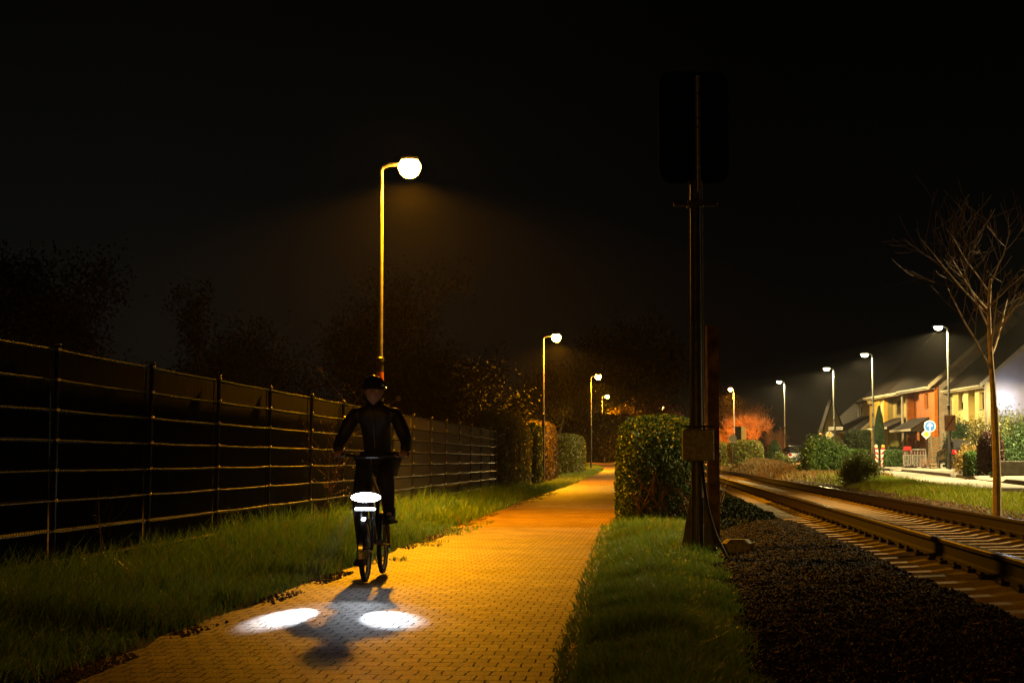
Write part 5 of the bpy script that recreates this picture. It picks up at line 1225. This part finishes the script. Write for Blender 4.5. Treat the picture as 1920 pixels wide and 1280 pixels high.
cloth('trousers', ['pelvis', 'hpl', 'thl', 'knl', 'cal', 'anl', 'hpr', 'thr', 'knr', 'car', 'anr'], .008, M['cloth_navy'])
cloth('jacket', ['pelvis', 'waist', 'chest', 'upper', 'neck', 'shl', 'ell', 'fal', 'wrl', 'shr', 'elr', 'far', 'wrr'], .014, M['cloth_black'])
MB().torus((0, .035, 1.445), .062, .016, (0, .35, 1), 24, 8).build('collar', M['cloth_black'], rider, True)
MB().tube([(0, .085, 1.4), (0, .1, 1.3), (0, .065, 1.2), (0, -.01, 1.08)], .006, 5).build('zip', M['steel'], rider, True)
for s, an in ((-1, (-.09, .55)), (1, (-.1, .2))):
    sh = MB(); y0_, z0_ = an
    sh.lathe([(.02, -.03), (.048, -.01), (.05, .05), (.047, .1)], (s * .115, y0_ - .005, z0_ - .07), 12); sh.ball((s * .118, y0_ + .075, z0_ - .065), (.05, .135, .038), 14, 8); sh.box((s * .118, y0_ + .06, z0_ - .095), (.088, .25, .018), None, .008); sh.build('shoe', M['rubber'], rider, True)
he_ = MB(); vs = []; fs = []
for i in range(11):
    ph = R(-2 + 92 * i / 10)
    for j_ in range(28):
        g = 2 * pi * j_ / 28; rid = 1 + .035 * math.cos(6 * math.asin(max(-1, min(1, math.cos(ph) * math.sin(g)))) * 1.6)
        vs.append(Vector((math.cos(ph) * math.sin(g) * .1 * rid, math.cos(ph) * math.cos(g) * .128 * rid, math.sin(ph) * .108 * rid)) + hc + Vector((0, -.006, .028)))
for i in range(10):
    for j_ in range(28): fs.append((i * 28 + j_, i * 28 + (j_ + 1) % 28, (i + 1) * 28 + (j_ + 1) % 28, (i + 1) * 28 + j_))
he_.add(vs, fs); he = he_.build('helmet', M['helmet'], rider, True)
MB().torus(hc + Vector((0, -.004, .026)), .1, .009, (0, 0, 1), 28, 6).build('helmet_rim', M['helmet'], he, True)
sp = MB()
for s in (-1, 1): sp.tube([hc + Vector((s * .082, -.02, .03)), hc + Vector((s * .078, .0, -.05)), hc + Vector((0, .05, -.125))], .005, 5)
sp.build('chin_strap', M['cloth_black'], he)
for s in (-1, 1):
    ey = MB().ball(hc + Vector((s * .03, .077, .004)), .0115, 10, 6); ey.mi = 1; ey.ball(hc + Vector((s * .03, .0862, .003)), .0048, 8, 6); ey.build('eye', [M['sign_white'], M['board']], rider, True)
hr_ = MB(); hr_.ball(hc + Vector((0, -.03, -.005)), (.082, .075, .085), 16, 10); hr_.build('hair', M['bark'], rider, True)

# ------------------------------------------------------------------ haze
hz = MB().box((20, 150, 8.5), (300, 330, 21)).build('haze', None) if False else None
def make_haze():
    b = MB().box((20, 130, 6.5), (240, 280, 17)); me = bpy.data.meshes.new('haze'); me.from_pydata(b.v, [], b.f)
    m = bpy.data.materials.new('haze_air'); m.use_nodes = True; nt = m.node_tree; nt.nodes.remove(nt.nodes['Principled BSDF'])
    v = nt.nodes.new('ShaderNodeVolumePrincipled'); v.inputs['Color'].default_value = (.9, .9, .9, 1); v.inputs['Density'].default_value = HAZE; v.inputs['Anisotropy'].default_value = .6
    nt.links.new(v.outputs[0], nt.nodes['Material Output'].inputs['Volume']); me.materials.append(m); o = link('haze', me); tag(o, 'thin night haze catching the lamp light', 'haze', kind='stuff')
HAZE = 0.00017
make_haze()

# ------------------------------------------------------------------ world and camera
w = bpy.data.worlds.new('World'); scn.world = w; w.use_nodes = True; bg = w.node_tree.nodes['Background']
wn_ = w.node_tree; tcw = wn_.nodes.new('ShaderNodeTexCoord'); sxw = wn_.nodes.new('ShaderNodeSeparateXYZ'); wn_.links.new(tcw.outputs['Generated'], sxw.inputs[0])
crw = wn_.nodes.new('ShaderNodeValToRGB'); ew = crw.color_ramp.elements
ew[0].position = 0.0; ew[0].color = (.0046, .0045, .0036, 1); ew[1].position = .24; ew[1].color = (.0014, .0014, .0012, 1); em_ = ew.new(.1); em_.color = (.0036, .0036, .0029, 1)
mxw = wn_.nodes.new('ShaderNodeMapRange'); mxw.inputs[1].default_value = -.2; mxw.inputs[2].default_value = .12; mxw.inputs[3].default_value = 1.0; mxw.inputs[4].default_value = .38
wn_.links.new(sxw.outputs['Z'], crw.inputs[0]); wn_.links.new(sxw.outputs['X'], mxw.inputs[0]); wn_.links.new(crw.outputs[0], bg.inputs['Color']); wn_.links.new(mxw.outputs[0], bg.inputs['Strength'])
cam = bpy.data.cameras.new('camera'); co = bpy.data.objects.new('camera', cam); COL.objects.link(co); scn.camera = co
cam.sensor_width = 36; cam.lens = F / 1920 * 36; cam.clip_end = 1500; cam.clip_start = .05
co.location = (0, 0, 1.0); co.rotation_euler = (R(90) + math.atan(218 / F), 0, 0)
vs_ = scn.view_settings; vs_.view_transform = 'Standard'; vs_.look = 'None'; vs_.exposure = 0; vs_.gamma = 1
cy = scn.cycles; cy.use_denoising = True; cy.max_bounces = 6; cy.diffuse_bounces = 2; cy.glossy_bounces = 3; cy.transmission_bounces = 2; cy.volume_bounces = 0; cy.transparent_max_bounces = 4
cy.sample_clamp_indirect = 4; cy.use_light_tree = True
try: cy.denoiser = 'OPENIMAGEDENOISE'
except Exception: pass
